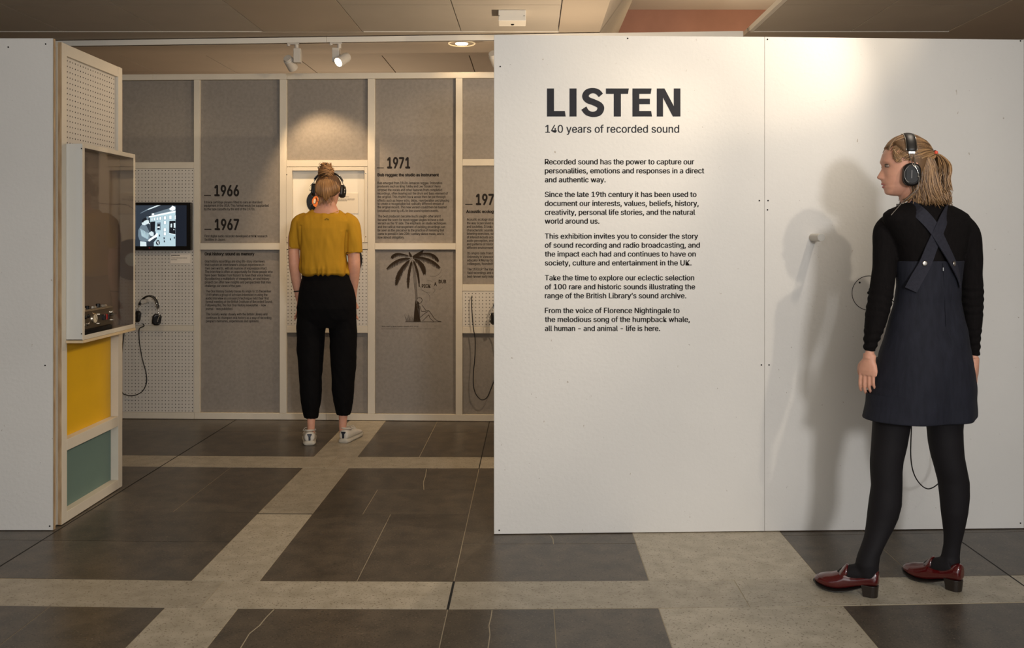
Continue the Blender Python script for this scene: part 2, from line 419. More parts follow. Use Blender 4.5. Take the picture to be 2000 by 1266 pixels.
# ------------------------------------------------------------------ front right wall of painted boards
pR0, pR1 = (-.082, 4.066), (2.394, 4.148)
Rhit, Rflat, uR, nR = vplane(pR0, pR1)
def Rw(u, z, out): return (pR0[0]+uR[0]*u+nR[0]*out, pR0[1]+uR[1]*u+nR[1]*out, z)
HW = 2.283
wallR = root_structure('wall_front_right', (pR0[0], pR0[1], 0))
seams = [0.0, 1.247, 2.467, 3.687]
for i in range(3):
    g = G(); u0, u1 = seams[i]+(.0006 if i else 0), seams[i+1]-.0006
    g.prism([(u0, 0.004), (u1, 0.004), (u1, HW-.004*i), (u0, HW)], Rw, 0, -.018)
    obj('board', g, M_white, wallR, bevel=.0008, seg=1)
g = G()
for u in (.03, 1.2, 2.4, 3.64): g.prism([(u, .0), (u+.045, .0), (u+.045, HW-.02), (u, HW-.02)], Rw, -.0185, -.09)
g.prism([(0.03, HW-.07), (3.68, HW-.07), (3.68, HW-.02), (.03, HW-.02)], Rw, -.0185, -.09)
obj('stud_frame', g, M_frame, wallR)
def circ(n=12, r=1.0): return [(r*math.cos(2*PI*i/n), r*math.sin(2*PI*i/n)) for i in range(n)]
def dot(mapf, px, py, r, out=.0012, n=10, sc=425):
    g = G(); X = [(px+a*r*sc, py+b*r*sc) for a, b in circ(n)]; g.prism(X, mapf, -.001, out); return g
for x, y in ((977, 130), (1499, 77), (1993, 80), (1487, 713), (1502, 713), (1483, 392), (1500, 392), (1499, 410), (1226, 75), (1993, 1022), (975, 1036)):
    obj('screw', dot(Rflat, x, y, .0035), M_hole, wallR)
# LISTEN in heavy vinyl capitals
def cR(x, y): return (1040+x/5.275, 160+y/5.275)
def ribbonpoly(pts, w0):
    P = []
    n = len(pts); D = []
    for i in range(n-1):
        for k in range(8):
            t = k/8
            p0 = pts[max(i-1, 0)]; p1 = pts[i]; p2 = pts[i+1]; p3 = pts[min(i+2, n-1)]
            D.append([.5*((2*p1[j])+(-p0[j]+p2[j])*t+(2*p0[j]-5*p1[j]+4*p2[j]-p3[j])*t*t+(-p0[j]+3*p1[j]-3*p2[j]+p3[j])*t**3) for j in range(3)])
    D.append(list(pts[-1]))
    L, R = [], []
    for i in range(len(D)):
        a = D[max(i-1, 0)]; b = D[min(i+1, len(D)-1)]; dx, dy = b[0]-a[0], b[1]-a[1]; l = math.hypot(dx, dy); nx, ny = -dy/l, dx/l; h = D[i][2]/2
        L.append((D[i][0]+nx*h, D[i][1]+ny*h)); R.append((D[i][0]-nx*h, D[i][1]-ny*h))
    return L, R
letters = {'L': [(150, 68), (222, 68), (222, 300), (334, 300), (342, 357), (150, 357)], 'I': [(382, 68), (454, 68), (454, 357), (382, 357)],
 'T': [(757, 68), (993, 68), (984, 124), (911, 124), (911, 357), (838, 357), (838, 124), (757, 124)],
 'E': [(1030, 68), (1227, 68), (1218, 124), (1100, 124), (1100, 174), (1210, 174), (1210, 230), (1100, 230), (1100, 300), (1222, 300), (1232, 357), (1030, 357)],
 'N': [(1281, 68), (1360, 68), (1456, 250), (1456, 68), (1524, 68), (1524, 357), (1447, 357), (1345, 162), (1345, 357), (1281, 357)]}
g = G()
for P in letters.values(): g.prism([cR(*p) for p in P], Rflat, .0002, .001)
Lr, Rr = ribbonpoly([(705, 139, 57), (672, 104, 57), (622, 90, 55), (568, 106, 64), (546, 148, 68), (570, 186, 66), (630, 210, 64), (686, 238, 66), (704, 272, 70), (682, 318, 66), (622, 335, 55), (563, 316, 57), (529, 270, 62)], 0)
for i in range(len(Lr)-1): g.prism([cR(*Lr[i]), cR(*Lr[i+1]), cR(*Rr[i+1]), cR(*Rr[i])], Rflat, .0002, .001)
obj('title_lettering', g, M_ink, wallR, label='heavy dark capitals reading LISTEN')
g = G(); textline(g, '140 years of recorded sound', Rflat, 1065, 1326.5, 259.3, 15, .012); obj('subtitle_lettering', g, M_ink, wallR, label='dark subtitle reading 140 years of recorded sound', fix=False)
paras = [
 [('Recorded sound has the power to capture our', 1356, 321.1), ('personalities, emotions and responses in a direct', 1375.5, 338.6), ('and authentic way.', 1183, 356.2)],
 [('Since the late 19th century it has been used to', 1360.5, 384.9), ('document our interests, values, beliefs, history,', 1364.7, 402.4), ('creativity, personal life stories, and the natural', 1358, 419.7), ('world around us.', 1170.8, 437)],
 [('This exhibition invites you to consider the story', 1363.5, 466.4), ('of sound recording and radio broadcasting, and', 1367, 484), ('the impact each had and continues to have on', 1359, 501.3), ('society, culture and entertainment in the UK.', 1350.7, 518.6)],
 [('Take the time to explore our eclectic selection', 1356, 547.7), ('of 100 rare and historic sounds illustrating the', 1357.8, 565.3), ('range of the British Library\u2019s sound archive.', 1340.5, 582.8)],
 [('From the voice of Florence Nightingale to', 1327.3, 611.7), ('the melodious song of the humpback whale,', 1347.4, 629), ('all human - and animal - life is here.', 1289.3, 646.6)]]
for p in paras:
    g = G()
    for s, x1, b in p: textline(g, s, Rflat, 1064, x1, b, 10.3, .024)
    obj('paragraph_lettering', g, M_ink2, wallR, fix=False)
# round access disc with its hole and screw
dc = (1697.5, 572.5); rr = 33.5
g = G(); ring = []
for r0 in (rr-.6, rr+.6): ring.append([Vector(Rflat(dc[0]+r0*math.cos(2*PI*i/64), dc[1]+r0*math.sin(2*PI*i/64), .0003)) for i in range(64)])
for r0 in (rr+.6, rr-.6): ring.append([Vector(Rflat(dc[0]+r0*math.cos(2*PI*i/64), dc[1]+r0*math.sin(2*PI*i/64), .0006)) for i in range(64)])
g.loft(ring, False, True); disc = obj('disc_gap', g, M_hole, wallR)
obj('screw', dot(Rflat, 1679, 552, .0045), M_hole, wallR); obj('cable_hole', dot(Rflat, 1697, 572, .008), M_hole, wallR)

# ------------------------------------------------------------------ front left wall of painted board
pL0, pL1 = (-5.2, 4.128), (-2.118, 4.118)
wallL = root_structure('wall_front_left', (-2.12, 4.12, 0))
g = G(); g.box((-2.736, 4.130, 1.1415), (1.224, .018, 2.275)); obj('board', g, M_white, wallL)
g = G(); g.box((-3.96, 4.130, 1.1415), (1.22, .018, 2.275)); obj('board', g, M_white, wallL)
g = G(); g.box((-5.18, 4.130, 1.1415), (1.216, .018, 2.275)); obj('board', g, M_white, wallL)
g = G(); g.box((-2.1215, 4.131, 1.1415), (.0012, .0165, 2.274)); obj('edge_strip', g, M_ply, wallL)
g = G()
for x in (-2.165, -3.3, -4.5): g.box((x, 4.165, 1.13), (.045, .05, 2.25))
obj('stud_frame', g, M_frame, wallL)
for x, y in ((89, 86), (88, 714), (97, 1028), (16, 92)):
    g = G(); p = W(x, y, 4.12); g.tube([(p.x, 4.1225, p.z), (p.x, 4.1195, p.z)], .0035, 10); obj('screw', g, M_hole, wallL)

# ------------------------------------------------------------------ side wall of the left bay (frame with coloured panels)
XS = -2.120
side = root_structure('wall_side_bay', (XS, 4.5, 0))
def zS(row, Y): return EYE-(row-HY)*Y/F
Y0, Y1 = 4.195, 4.846; JL, JR = 4.245, 4.797
def sbox(y0, y1, z0, z1, x0, x1, name, m, **k):
    g = G(); g.box(((x0+x1)/2, (y0+y1)/2, (z0+z1)/2), (abs(x1-x0), y1-y0, z1-z0)); return obj(name, g, m, side, bevel=.001, seg=1, **k)
T = .045
sbox(Y0, JL, 0.004, 2.278, XS-T, XS, 'stile', M_frame); sbox(JR, Y1, 0.004, 2.278, XS-T, XS, 'stile', M_frame)
sbox(JL+.0005, JR-.0005, 2.222, 2.277, XS-T, XS, 'rail', M_frame)
sbox(JL+.0005, JR-.0005, .342, .395, XS-T, XS, 'rail', M_frame); sbox(JL+.0005, JR-.0005, .004, .052, XS-T, XS, 'rail', M_frame); sbox(JL+.0005, JR-.0005, .86, .915, XS-T, XS, 'rail', M_frame)
sbox(JL+.0005, JR-.0005, .395, .86, XS-T, XS-.040, 'mustard_panel', M_gold, label='mustard yellow panel'); sbox(JL+.0005, JR-.0005, .052, .342, XS-T, XS-.040, 'teal_panel', M_teal, label='grey green panel')
sbox(JL+.0005, JR-.0005, .915, 2.222, XS-T, XS-.013, 'pegboard', M_peg)
g = G()
for i in range(20):
    for j in range(20):
        y = JL+.028+i*.0262; z = 2.205-j*.0262*1.0
        if y < JR-.012: g.tube([(XS-.0135, y, z), (XS-.0126, y, z)], .0036, 6)
obj('peg_hole_shade', g, M_hole, side, kind='stuff')  # raised dark discs carry the shade of the holes
sbox(Y0-.0012, Y0-.0002, .004, 2.277, XS-T+.001, XS-.028, 'edge_strip', M_white); sbox(Y0-.0014, Y0-.0002, .004, 2.277, XS-.018, XS, 'edge_strip', M_ply)
sbox(Y0, Y1, 0.004, 2.27, XS-T-.02, XS-T-.002, 'backing_board', M_white)
sbox(Y1+.0005, Y1+.012, .35, 2.2, XS-.05, XS-.004, 'edge_strip', M_ply)

# ------------------------------------------------------------------ back wall: frame of battens with felt panels
pB0, pB1 = (-2.909, 6.66), (-.151, 6.56)
Bhit, Bflat, uB, nB = vplane(pB0, pB1)
LB = math.hypot(pB1[0]-pB0[0], pB1[1]-pB0[1])
def Bw(u, z, out): return (pB0[0]+uB[0]*u+nB[0]*out, pB0[1]+uB[1]*u+nB[1]*out, z)
def Bu(px): X, Y, Z = Bhit(px, HY); return ((X-pB0[0])*uB[0]+(Y-pB0[1])*uB[1])
def Bz(row, px): X, Y, Z = Bhit(px, row); return Z
back = root_structure('wall_back', (-1.5, 6.61, 0))
HB = 2.575
def bb(x0, x1, y0, y1, d0, d1, name, m, bev=.0012, **k):
    """box on the back wall between photo columns / rows, from depth d0 to d1 out of the plane (0 = batten face)"""
    xm = (x0+x1)/2; u0, u1 = Bu(x0), Bu(x1); z1, z0 = Bz(y0, xm), Bz(y1, xm)
    g = G(); g.prism([(u0, z0), (u1, z0), (u1, z1), (u0, z1)], Bw, d0, d1); return obj(name, g, m, back, bevel=bev, seg=1, **k)
def bbu(u0, u1, z0, z1, d0, d1, name, m, **k):
    g = G(); g.prism([(u0, z0), (u1, z0), (u1, z1), (u0, z1)], Bw, d0, d1); return obj(name, g, m, back, bevel=.0012, seg=1, **k)
D = .038
zt0 = HB-.043; zb = .050
studs = [(378.5, 390), (546, 559.5), (718, 732), (890, 903)]
su = [(Bu(a), Bu(b)) for a, b in studs]
pitch = su[3][0]-su[2][0]
full = [(su[0][0]-pitch*2, su[0][1]-pitch*2), (su[0][0]-pitch, su[0][1]-pitch)]+su+[(su[3][0]+pitch*i, su[3][1]+pitch*i) for i in (1, 2)]
for a, b in full: bbu(a, b, zb+.0008, zt0-.0008, -D, 0, 'batten', M_frame)
jo = [full[0][0], Bu(298), Bu(560), full[-1][1]]
for i in range(3): bbu(jo[i]+.0008, jo[i+1]-.0008, zt0, HB, -D, 0.001, 'top_rail', M_frame)
jo = [full[0][0], Bu(379), Bu(637), full[-1][1]]
for i in range(3): bbu(jo[i]+.0008, jo[i+1]-.0008, .003, zb, -D, 0.001, 'bottom_rail', M_frame)
gaps = [(full[i][1]+.0006, full[i+1][0]-.0006) for i in range(len(full)-1)]   # bays; index 1..5 seen
def rz(r): return EYE-(r-HY)*6.61/F
def bay(i, items):
    u0, u1 = gaps[i]
    for nm, r0, r1 in items:
        z1 = rz(r0) if r0 else zt0-.0006; z0 = rz(r1) if r1 else zb+.0006
        if nm == 'rail': bbu(u0, u1, z0, z1, -D, 0, 'cross_rail', M_frame)
        elif nm == 'felt': bbu(u0, u1, z0+.0006, z1-.0006, -D, -.026, 'felt_panel', M_felt)
        elif nm == 'peg':
            bbu(u0, u1, z0+.001, z1-.001, -D, -.003, 'pegboard', M_peg)
            g = G(); nx = int((u1-u0-.02)/.0254); nz = int((z1-z0-.02)/.0254)
            ox = (u1-u0-(nx-0)*.0254)/2; oz = (z1-z0-nz*.0254)/2
            for a in range(nx+1):
                for b in range(nz+1):
                    uu, zz = u0+ox+a*.0254, z0+oz+b*.0254
                    g.prism([(uu+p*.0036, zz+q*.0036) for p, q in circ(6)], Bw, -.0034, -.0026)
            obj('peg_hole_shade', g, M_hole, back, kind='stuff')  # hole shade as dark discs on the board face
bay(0, [('felt', 0, 475), ('rail', 475, 488), ('felt', 488, 0)])
bay(1, [('felt', 0, 316), ('rail', 316, 328.5), ('peg', 328.5, 637), ('rail', 637, 648), ('peg', 648, 0)])
bay(2, [('felt', 0, 475), ('rail', 475, 488), ('felt', 488, 0)])
bay(3, [('felt', 0, 313), ('rail', 313, 325.5), ('peg', 488, 637), ('rail', 637, 650), ('felt', 650, 0)])
bay(4, [('felt', 0, 475), ('rail', 475, 487.5), ('felt', 487.5, 0)])
bay(5, [('felt', 0, 312), ('rail', 312, 324.5), ('felt', 324.5, 555), ('rail', 555, 568), ('peg', 568, 638), ('rail', 638, 650), ('felt', 650, 0)])
bay(6, [('felt', 0, 475), ('rail', 475, 488), ('felt', 488, 0)])
# white panels closing the back of the wall
bbu(full[0][0], full[-1][1], .003, HB-.01, -D-.015, -D-.001, 'backing_board', M_frame)
# niche with inner frame in bay 3
u0, u1 = gaps[3]; NZ1 = rz(326.5); NZ0 = rz(487)
bbu(u0, u1, NZ0, rz(474), -D, 0, 'cross_rail', M_frame)
i0, i1 = Bu(570.5), Bu(712); j1, j0 = rz(333.5), rz(472.5)
bbu(u0, i0, rz(473.5), NZ1, -.02, .004, 'niche_frame', M_frame); bbu(i1, u1, rz(473.5), NZ1, -.02, .004, 'niche_frame', M_frame)
bbu(i0+.0005, i1-.0005, j1, NZ1, -.02, .004, 'niche_frame', M_frame); bbu(i0+.0005, i1-.0005, rz(473.5), j0, -.02, .004, 'niche_frame', M_frame)
M_nw = mat('niche_white', (232, 226, 212), .6)
bbu(u0, u1, rz(474)+.001, NZ1-.001, -D+.0005, -D+.006, 'niche_back', M_nw)
for px, py in ((560.5, 341), (714.5, 339), (560.5, 463.5), (714.5, 462.5)):
    obj('screw', dot(lambda a, b, o_: Bflat(a, b, o_+.004), px, py, .0035, sc=264), M_chrome, back)

# lettering on the felt panels
def BT(px, py, out=0): return Bflat(px, py, -.026+out)
def block(lines, x0, cap=4.8, off=.018, name='paragraph_lettering', m=M_ink2):
    g = G()
    for s, x1, b in lines: textline(g, s, BT, x0, x1, b, cap, off)
    return obj(name, g, m, back, fix=False)
def year(s, x0, x1, base, cap, ux0, ux1, uy):
    g = G(); textline(g, s, BT, x0, x1, base, cap, .035); g.prism([(ux0, uy-.8), (ux1, uy-.8), (ux1, uy+.8), (ux0, uy+.8)], BT, .0002, .001)
    obj('year_lettering', g, M_ink2, back, fix=False)
year('1966', 416, 464.8, 382.3, 20.5, 396, 409.3, 381.5)
block([('8 track cartridge players fitted to cars as standard', 510, 397), ('equipment in the USA. This format would be supplanted', 522.7, 403.6), ('by the tape cassette by the end of the 1970s.', 496, 410.6)], 396)
year('1967', 416.8, 464.8, 448.8, 20.5, 396.7, 410.3, 448)
block([('First digital audio recorder developed at NHK research', 520, 463.5), ('facilities in Japan.', 438, 470.3)], 397)
block([('Oral history: sound as memory', 494.7, 499)], 397  , 5.7, .045, 'heading_lettering')
block([('Oral history recordings are long life-story interviews', 514.9, 513.1), ('that capture an interviewee\u2019s unique experiences in', 513.9, 519.9), ('their own words, with all nuances of expression intact.', 520, 526.7), ('The interview is often an opportunity for those people who', 530.5, 533.4), ('have been \u2018hidden from history\u2019 to have their voice heard.', 527.5, 540.3), ('By collecting a multiplicity of viewpoints, an oral history', 524, 547), ('project can offer new insights and perspectives that may', 527, 554), ('challenge our views of the past.', 468.6, 561.2)], 397.7)
block([('The Oral History Society traces its origin to 13 December', 527.5, 571.8), ('1969 when a group of scholars interested in using the', 520.4, 578.7), ('audio interview as a research technique held their first', 523, 585.5), ('formal meeting at the British Institute of Recorded Sound.', 530.3, 592.2), ('Following this, the first Oral History newsletter - now', 517.3, 599), ('journal - was published.', 452.6, 606)], 399)
block([('The Society works closely with the British Library and', 520.2, 616.8), ('continues to champion oral history as a way of recording', 527.8, 623.8), ('people\u2019s memories, experiences and opinions.', 504, 630.3)], 400)
year('1971', 754.8, 800.3, 328, 20.7, 734.7, 748.2, 327.5)
block([('Dub reggae: the studio as instrument', 856.6, 344)], 736  , 5.7, .045, 'heading_lettering')
block([('Dub emerged from 1960s Jamaican reggae. Innovative', 863, 359.4), ('producers such as King Tubby and Lee \u2018Scratch\u2019 Perry', 860, 366), ('stripped the vocals and other features from completed', 862.6, 373), ('recordings, often leaving just the drum and bass element of', 874.2, 379.8), ('the original. This rhythm track would then be put through', 869.4, 386.5), ('effects such as heavy echo, delay, reverberation and phasing', 876.6, 393.6), ('to create a recognisable but radically different version of', 866.7, 400), ('the original record. This new version could then be toasted', 871.7, 406.8), ('(vocalised) over by a DJ in live sound system events.', 855.9, 413.9)], 736)
block([('The best producers became much sought-after and it', 860, 424.7), ('became the norm for most reggae singles to have a dub', 865.6, 431.7), ('version as the \u2018B\u2019 side. The emphasis on studio techniques', 871, 438.3), ('and the radical rearrangement of existing recordings can', 868.7, 445.4), ('be seen as the precursor to the practice of remixing that', 866.8, 452), ('came to prevail in late 20th-century dance music, and is', 866.4, 459), ('now almost obligatory.', 788.8, 466)], 736.5)
year('1973', 928.8, 977, 399.6, 20.5, 908, 922.3, 399)
block([('Acoustic ecology', 968, 415.8)], 909.8  , 5.7, .045, 'heading_lettering')
block([('Acoustic ecology stud', 963, 430.8), ('the way is perceived a', 963, 438), ('and societies. It looks', 962, 444.8), ('characteristic sounds', 962.5, 452), ('listening exercises, su', 963, 458.6), ('of interest include aco', 963, 465.7), ('audio perception, and', 963, 472.4), ('and patterns of histor', 963, 479.4), ('different environment', 963, 486.4)], 911.2)
block([('Its origins date from t', 963, 497), ('University in Vancouv', 963, 504), ('educator R Murray Sc', 963, 510.8), ('colleagues, founded t', 963, 517.7)], 912)
block([('The 1973 LP \u2018The Van', 963, 528.6), ('field recordings and s', 963, 535.5), ('best-known early outp', 963, 542.8)], 912)
# drawing of a palm tree with words in its smoke
def cP(x, y): return (725+x/7.447, 480+y/7.447)
M_print = mat('brown_print', (52, 42, 32), .9, spec=.1)
g = G()
_dz = [0.0]
def stroke(g, pts, w0, w1=None, fn=BT):
    w1 = w0 if w1 is None else w1; n = len(pts)
    _dz[0] = (_dz[0]+.00001) % .0004
    for i in range(n-1):
        a, b = pts[i], pts[i+1]; dx, dy = b[0]-a[0], b[1]-a[1]; l = math.hypot(dx, dy) or 1; nx, ny = -dy/l, dx/l
        wa = (w0+(w1-w0)*i/(n-1))/2; wb = (w0+(w1-w0)*(i+1)/(n-1))/2
        q = [(a[0]+nx*wa, a[1]+ny*wa), (a[0]-nx*wa, a[1]-ny*wa), (b[0]-nx*wb, b[1]-ny*wb), (b[0]+nx*wb, b[1]+ny*wb)]
        g.add([fn(*cP(*p), .0006+_dz[0]) for p in q], [(0, 1, 2, 3)])
def bez(p0, p1, p2, n=14): return [((1-t)**2*p0[0]+2*t*(1-t)*p1[0]+t*t*p2[0], (1-t)**2*p0[1]+2*t*(1-t)*p1[1]+t*t*p2[1]) for t in [i/n for i in range(n+1)]]
fr = [((580, 190), (380, 150), (220, 340), 70), ((570, 200), (380, 330), (355, 575), 75), ((590, 210), (520, 400), (530, 625), 45), ((600, 190), (760, 220), (768, 415), 70), ((610, 170), (850, 150), (992, 322), 70), ((600, 150), (900, 40), (972, 232), 60), ((560, 160), (330, 60), (288, 180), 55), ((600, 210), (680, 330), (692, 600), 35), ((540, 90), (560, 120), (580, 160), 30), ((760, 66), (680, 110), (600, 160), 60)]
for a, b, c, ln in fr:
    P = bez(a, b, c, 80); stroke(g, P, 6, 2)
    for i in range(4, 80):
        dx, dy = P[i+1][0]-P[i-1][0], P[i+1][1]-P[i-1][1]; l = math.hypot(dx, dy); dx /= l; dy /= l
        s_ = ln*(math.sin(PI*min(1, i/80*.8+.15))**.6)*RNG.uniform(.85, 1.35)
        for sg in (-1, 1):
            ex = P[i][0]+(dx*.55-dy*sg*.55)*s_*.8; ey = P[i][1]+(dy*.55+dx*sg*.55)*s_*.8+s_*.38
            if ey > 66: stroke(g, [P[i], ((P[i][0]+ex)/2+dx*4, (P[i][1]+ey)/2-4), (ex, ey)], 4.6, 1.6)
for a, b, c in (((588, 240), (612, 480), (640, 780)), ((622, 240), (650, 480), (664, 760)), ((605, 240), (632, 500), (655, 780))): stroke(g, bez(a, b, c), 5)
for y in range(250, 780, 16): stroke(g, [(590+(y-240)*.095, y), (622+(y-240)*.085, y+7)], 2)
for i in range(26): stroke(g, bez((640+i*1.0, 780+i*6), (618+i*2.2, 950), (612+i*4, 1108)), 3.5)
for i in range(30):
    x = 480+i*6.4; stroke(g, bez((x+20, 1110), (x+10, 1070), (x-16+RNG.uniform(-22, 40), 1000+RNG.uniform(-20, 60))), 3, 1)
stroke(g, [(485, 1112), (1020, 1112)], 6)
# a simple seated sketch figure leaning on the trunk
for P in ([(655, 790), (668, 765), (700, 758), (728, 772), (735, 800), (722, 830), (690, 850), (660, 835), (655, 790)], [(655, 850), (640, 920), (650, 1010), (690, 1060)], [(735, 870), (760, 905), (790, 950), (830, 945)],
          [(700, 880), (725, 960), (800, 965)], [(690, 1060), (760, 1000), (835, 950), (870, 1000), (910, 1060), (960, 1100), (1010, 1108)], [(740, 1100), (800, 1040), (830, 1010), (850, 1060), (900, 1105)]): stroke(g, P, 7)
for i in range(10): stroke(g, [(652+i*4, 800+i*3), (664+i*4, 900+i*4), (656+i*5, 1000+i*5)], 3)
for P in (((840, 800), (880, 700), (700, 640)), ((690, 560), (720, 680), (850, 690)), ((890, 690), (950, 640), (890, 625)), ((800, 520), (850, 490), (890, 540)), ((850, 445), (980, 470), (1020, 345)), ((990, 640), (1030, 620), (1035, 600)), ((985, 468), (1010, 455), (1030, 425))): stroke(g, bez(*P), 3, 2)
obj('palm_drawing', g, M_print, back, fix=False, label='printed line drawing of a palm tree')
g = G()
for s, x0, x1, b in (('PICK', 728, 858, 612), ('A', 908, 948, 586), ('DUB', 975, 1085, 548)):
    a = cP(x0, b); c = cP(x1, b); textline(g, s, BT, a[0], c[0], a[1], 6.6, .03)
obj('drawing_lettering', g, M_print, back, fix=False)
g = G(); textline(g, '\u2018Pick a Dub\u2019 by Keith Hudson (Atlantis ATS, 1974)', BT, 744, 816, 639.6, 2.2, .01, .0006); textline(g, 'Cover drawing reproduced from the sleeve held in the collection of the sound archive', BT, 744, 851, 643.6, 1.2, .0, .0006)
obj('caption_lettering', g, M_print, back, fix=False)
# ------------------------------------------------------------------ headphones
M_pad = mat('soft_black_pad', (30, 27, 26), .55, bump=.2, bscale=300)
M_cup = mat('gloss_black_shell', (18, 15, 15), .33)
def rrect(w_, h_, r, n=8):
    P = []
    for cx, cy, a0 in ((w_/2-r, h_/2-r, 0), (-w_/2+r, h_/2-r, 90), (-w_/2+r, -h_/2+r, 180), (w_/2-r, -h_/2+r, 270)):
        for i in range(n+1):
            a = math.radians(a0+90*i/n); P.append((cx+r*math.cos(a), cy+r*math.sin(a)))
    return P
def headphones(name, label, M, half=.088, top=.118, loc=None, cup_tilt=(0, 0), drop=0.0):
    """M maps local (x across, y front, z up, origin between the cups) to the world"""
    o = thing(name, label, 'headphones', tuple(M.to_translation()) if loc is None else loc, 'matching black over-ear headphones')
    T_ = lambda p: M @ Vector(p)
    # padded band
    g = G(); N = 26; R1 = half+.004
    path = []
    for i in range(N+1):
        a = math.radians(22)+(PI-2*math.radians(22))*i/N
        path.append(Vector((R1*math.cos(a), 0, .035+(top-.035)*math.sin(a)**.9)))
    rings = []
    for i, p in enumerate(path):
        t = (path[min(i+1, N)]-path[max(i-1, 0)]).normalized(); nrm = Vector((t.z, 0, -t.x))
        if nrm.dot(p-Vector((0, 0, .03))) < 0: nrm = -nrm
        e = .75+.25*abs(math.sin(PI*i/N))**.4
        rings.append([T_(p+Vector((0, 1, 0))*(.0195*e*math.cos(2*PI*j/14))*(1 if abs(math.cos(2*PI*j/14)) < 1 else 1)+nrm*(.0062*math.sin(2*PI*j/14)*(1.2 if math.sin(2*PI*j/14) < 0 else 1))) for j in range(14)])
    g.loft(rings); obj('headband', g, M_leather, o, smooth=True)
    for sy in (-1, 1):
        g = G(); g.tube([T_(p+Vector((0, sy*.0185, 0))+ (p-Vector((0, 0, .03))).normalized()*.003) for p in path], .0012, 6); obj('band_piping', g, M_chrome, o, smooth=True)
    for sx in (-1, 1):
        e = path[0] if sx > 0 else path[-1]
        cx = sx*(half+.004)
        g = G(); g.box((0, 0, 0), (.0075, .024, .010)); blk = Matrix.Translation(e+Vector((0, 0, -.004)))
        g.v = [tuple(M @ (blk @ Vector(v))) for v in g.v]; obj('end_clamp', g, mat('dull_chrome', (150, 146, 140), .35, metal=1), o, bevel=.001)
        for sy in (-1, 1):
            P = [e+Vector((0, sy*.0075, -.004)), e+Vector((sx*.002, sy*.0075, -.016)), Vector((cx+sx*.014, -.004+sy*.003, .034)), Vector((cx+sx*.0165, -.014, .020)), Vector((cx+sx*.0165, -.021, .002)), Vector((cx+sx*.013, -.022, -.008))]
            Q = []
            for i in range(len(P)-1):
                for k in range(4): Q.append(P[i].lerp(P[i+1], k/4))
            Q.append(P[-1]); g = G(); g.tube([T_(p) for p in Q], .0017, 8); obj('yoke_arm', g, M_chrome, o, smooth=True)
        tl = Matrix.Rotation(math.radians(cup_tilt[0 if sx < 0 else 1]), 4, 'Z') @ Matrix.Identity(4)
        B = Matrix.Translation(Vector((cx, -.002, 0))) @ tl
        def sect(x, w_, h_, r): return [M @ (B @ Vector((sx*x, a, b))) for a, b in rrect(w_, h_, r)]
        g = G(); g.loft([sect(-.013, .058, .080, .024), sect(-.010, .064, .086, .027), sect(-.004, .064, .086, .027), sect(-.001, .060, .082, .025)]); pad = obj('ear_pad', g, M_pad, o, smooth=True)
        g = G(); g.loft([sect(-.0008, .060, .084, .026), sect(.003, .062, .086, .027), sect(.008, .058, .082, .026), sect(.0105, .048, .070, .022)]); cup = obj('ear_cup', g, M_cup, o, smooth=True)
        g = G(); g.loft([sect(.0100, .046, .068, .022), sect(.0118, .042, .064, .020)]); obj('cup_plate', g, mat('satin_black', (17, 15, 15), .5, spec=.25), cup, smooth=False)
        g = G(); pl = [M @ (B @ Vector((sx*.0112, .004+.0215*math.cos(a), .030*math.sin(a)))) for a in [math.radians(70+220*i/22) for i in range(23)]]
        pl = [M @ (B @ Vector((sx*.0112, .004-.0235*math.cos(a), .031*math.sin(a)))) for a in [math.radians(110+150*i/22) for i in range(23)]]
        g.tube(pl, .0008, 6); obj('trim_arc', g, mat('dull_chrome', (150, 146, 140), .35, metal=1), cup, smooth=True)
        g = G(); g.box((0, 0, 0), (.0006, .0022, .030)); g.v = [tuple(M @ (B @ (Vector(v)+Vector((sx*.0121, .002, 0))))) for v in g.v]
        obj('cup_mark', g, mat('faint_mark', (96, 90, 84), .4), cup)
        g = G(); g.tube([T_((cx+sx*.010, -.021, -.009)), T_((cx+sx*.0185, -.021, -.009))], .003, 8); obj('pivot', g, M_chrome, o, smooth=True)
    return o
def catmull(P, k=8):
    P = [Vector(p) for p in P]; n = len(P); out = []
    for i in range(n-1):
        p0 = P[max(i-1, 0)]; p1 = P[i]; p2 = P[i+1]; p3 = P[min(i+2, n-1)]
        for j in range(k):
            t = j/k; out.append(.5*((2*p1)+(-p0+p2)*t+(2*p0-5*p1+4*p2-p3)*t*t+(-p0+3*p1-3*p2+p3)*t**3))
    out.append(P[-1]); return out

# ------------------------------------------------------------------ people: shared pieces
M_skin = mat('skin', (214, 158, 132), .5, nscale=40, namt=.10, spec=.35); M_skin.node_tree.nodes['Principled BSDF'].inputs['Subsurface Weight'].default_value = .12
M_skin.node_tree.nodes['Principled BSDF'].inputs['Subsurface Scale'].default_value = .01
M_lip = mat('lip', (186, 108, 100), .45)
M_eye = mat('eye_white', (140, 122, 110), .5); M_iris = mat('iris', (60, 55, 45), .4)

def interp(xs, ys, x): return float(np.interp(x, xs, ys))
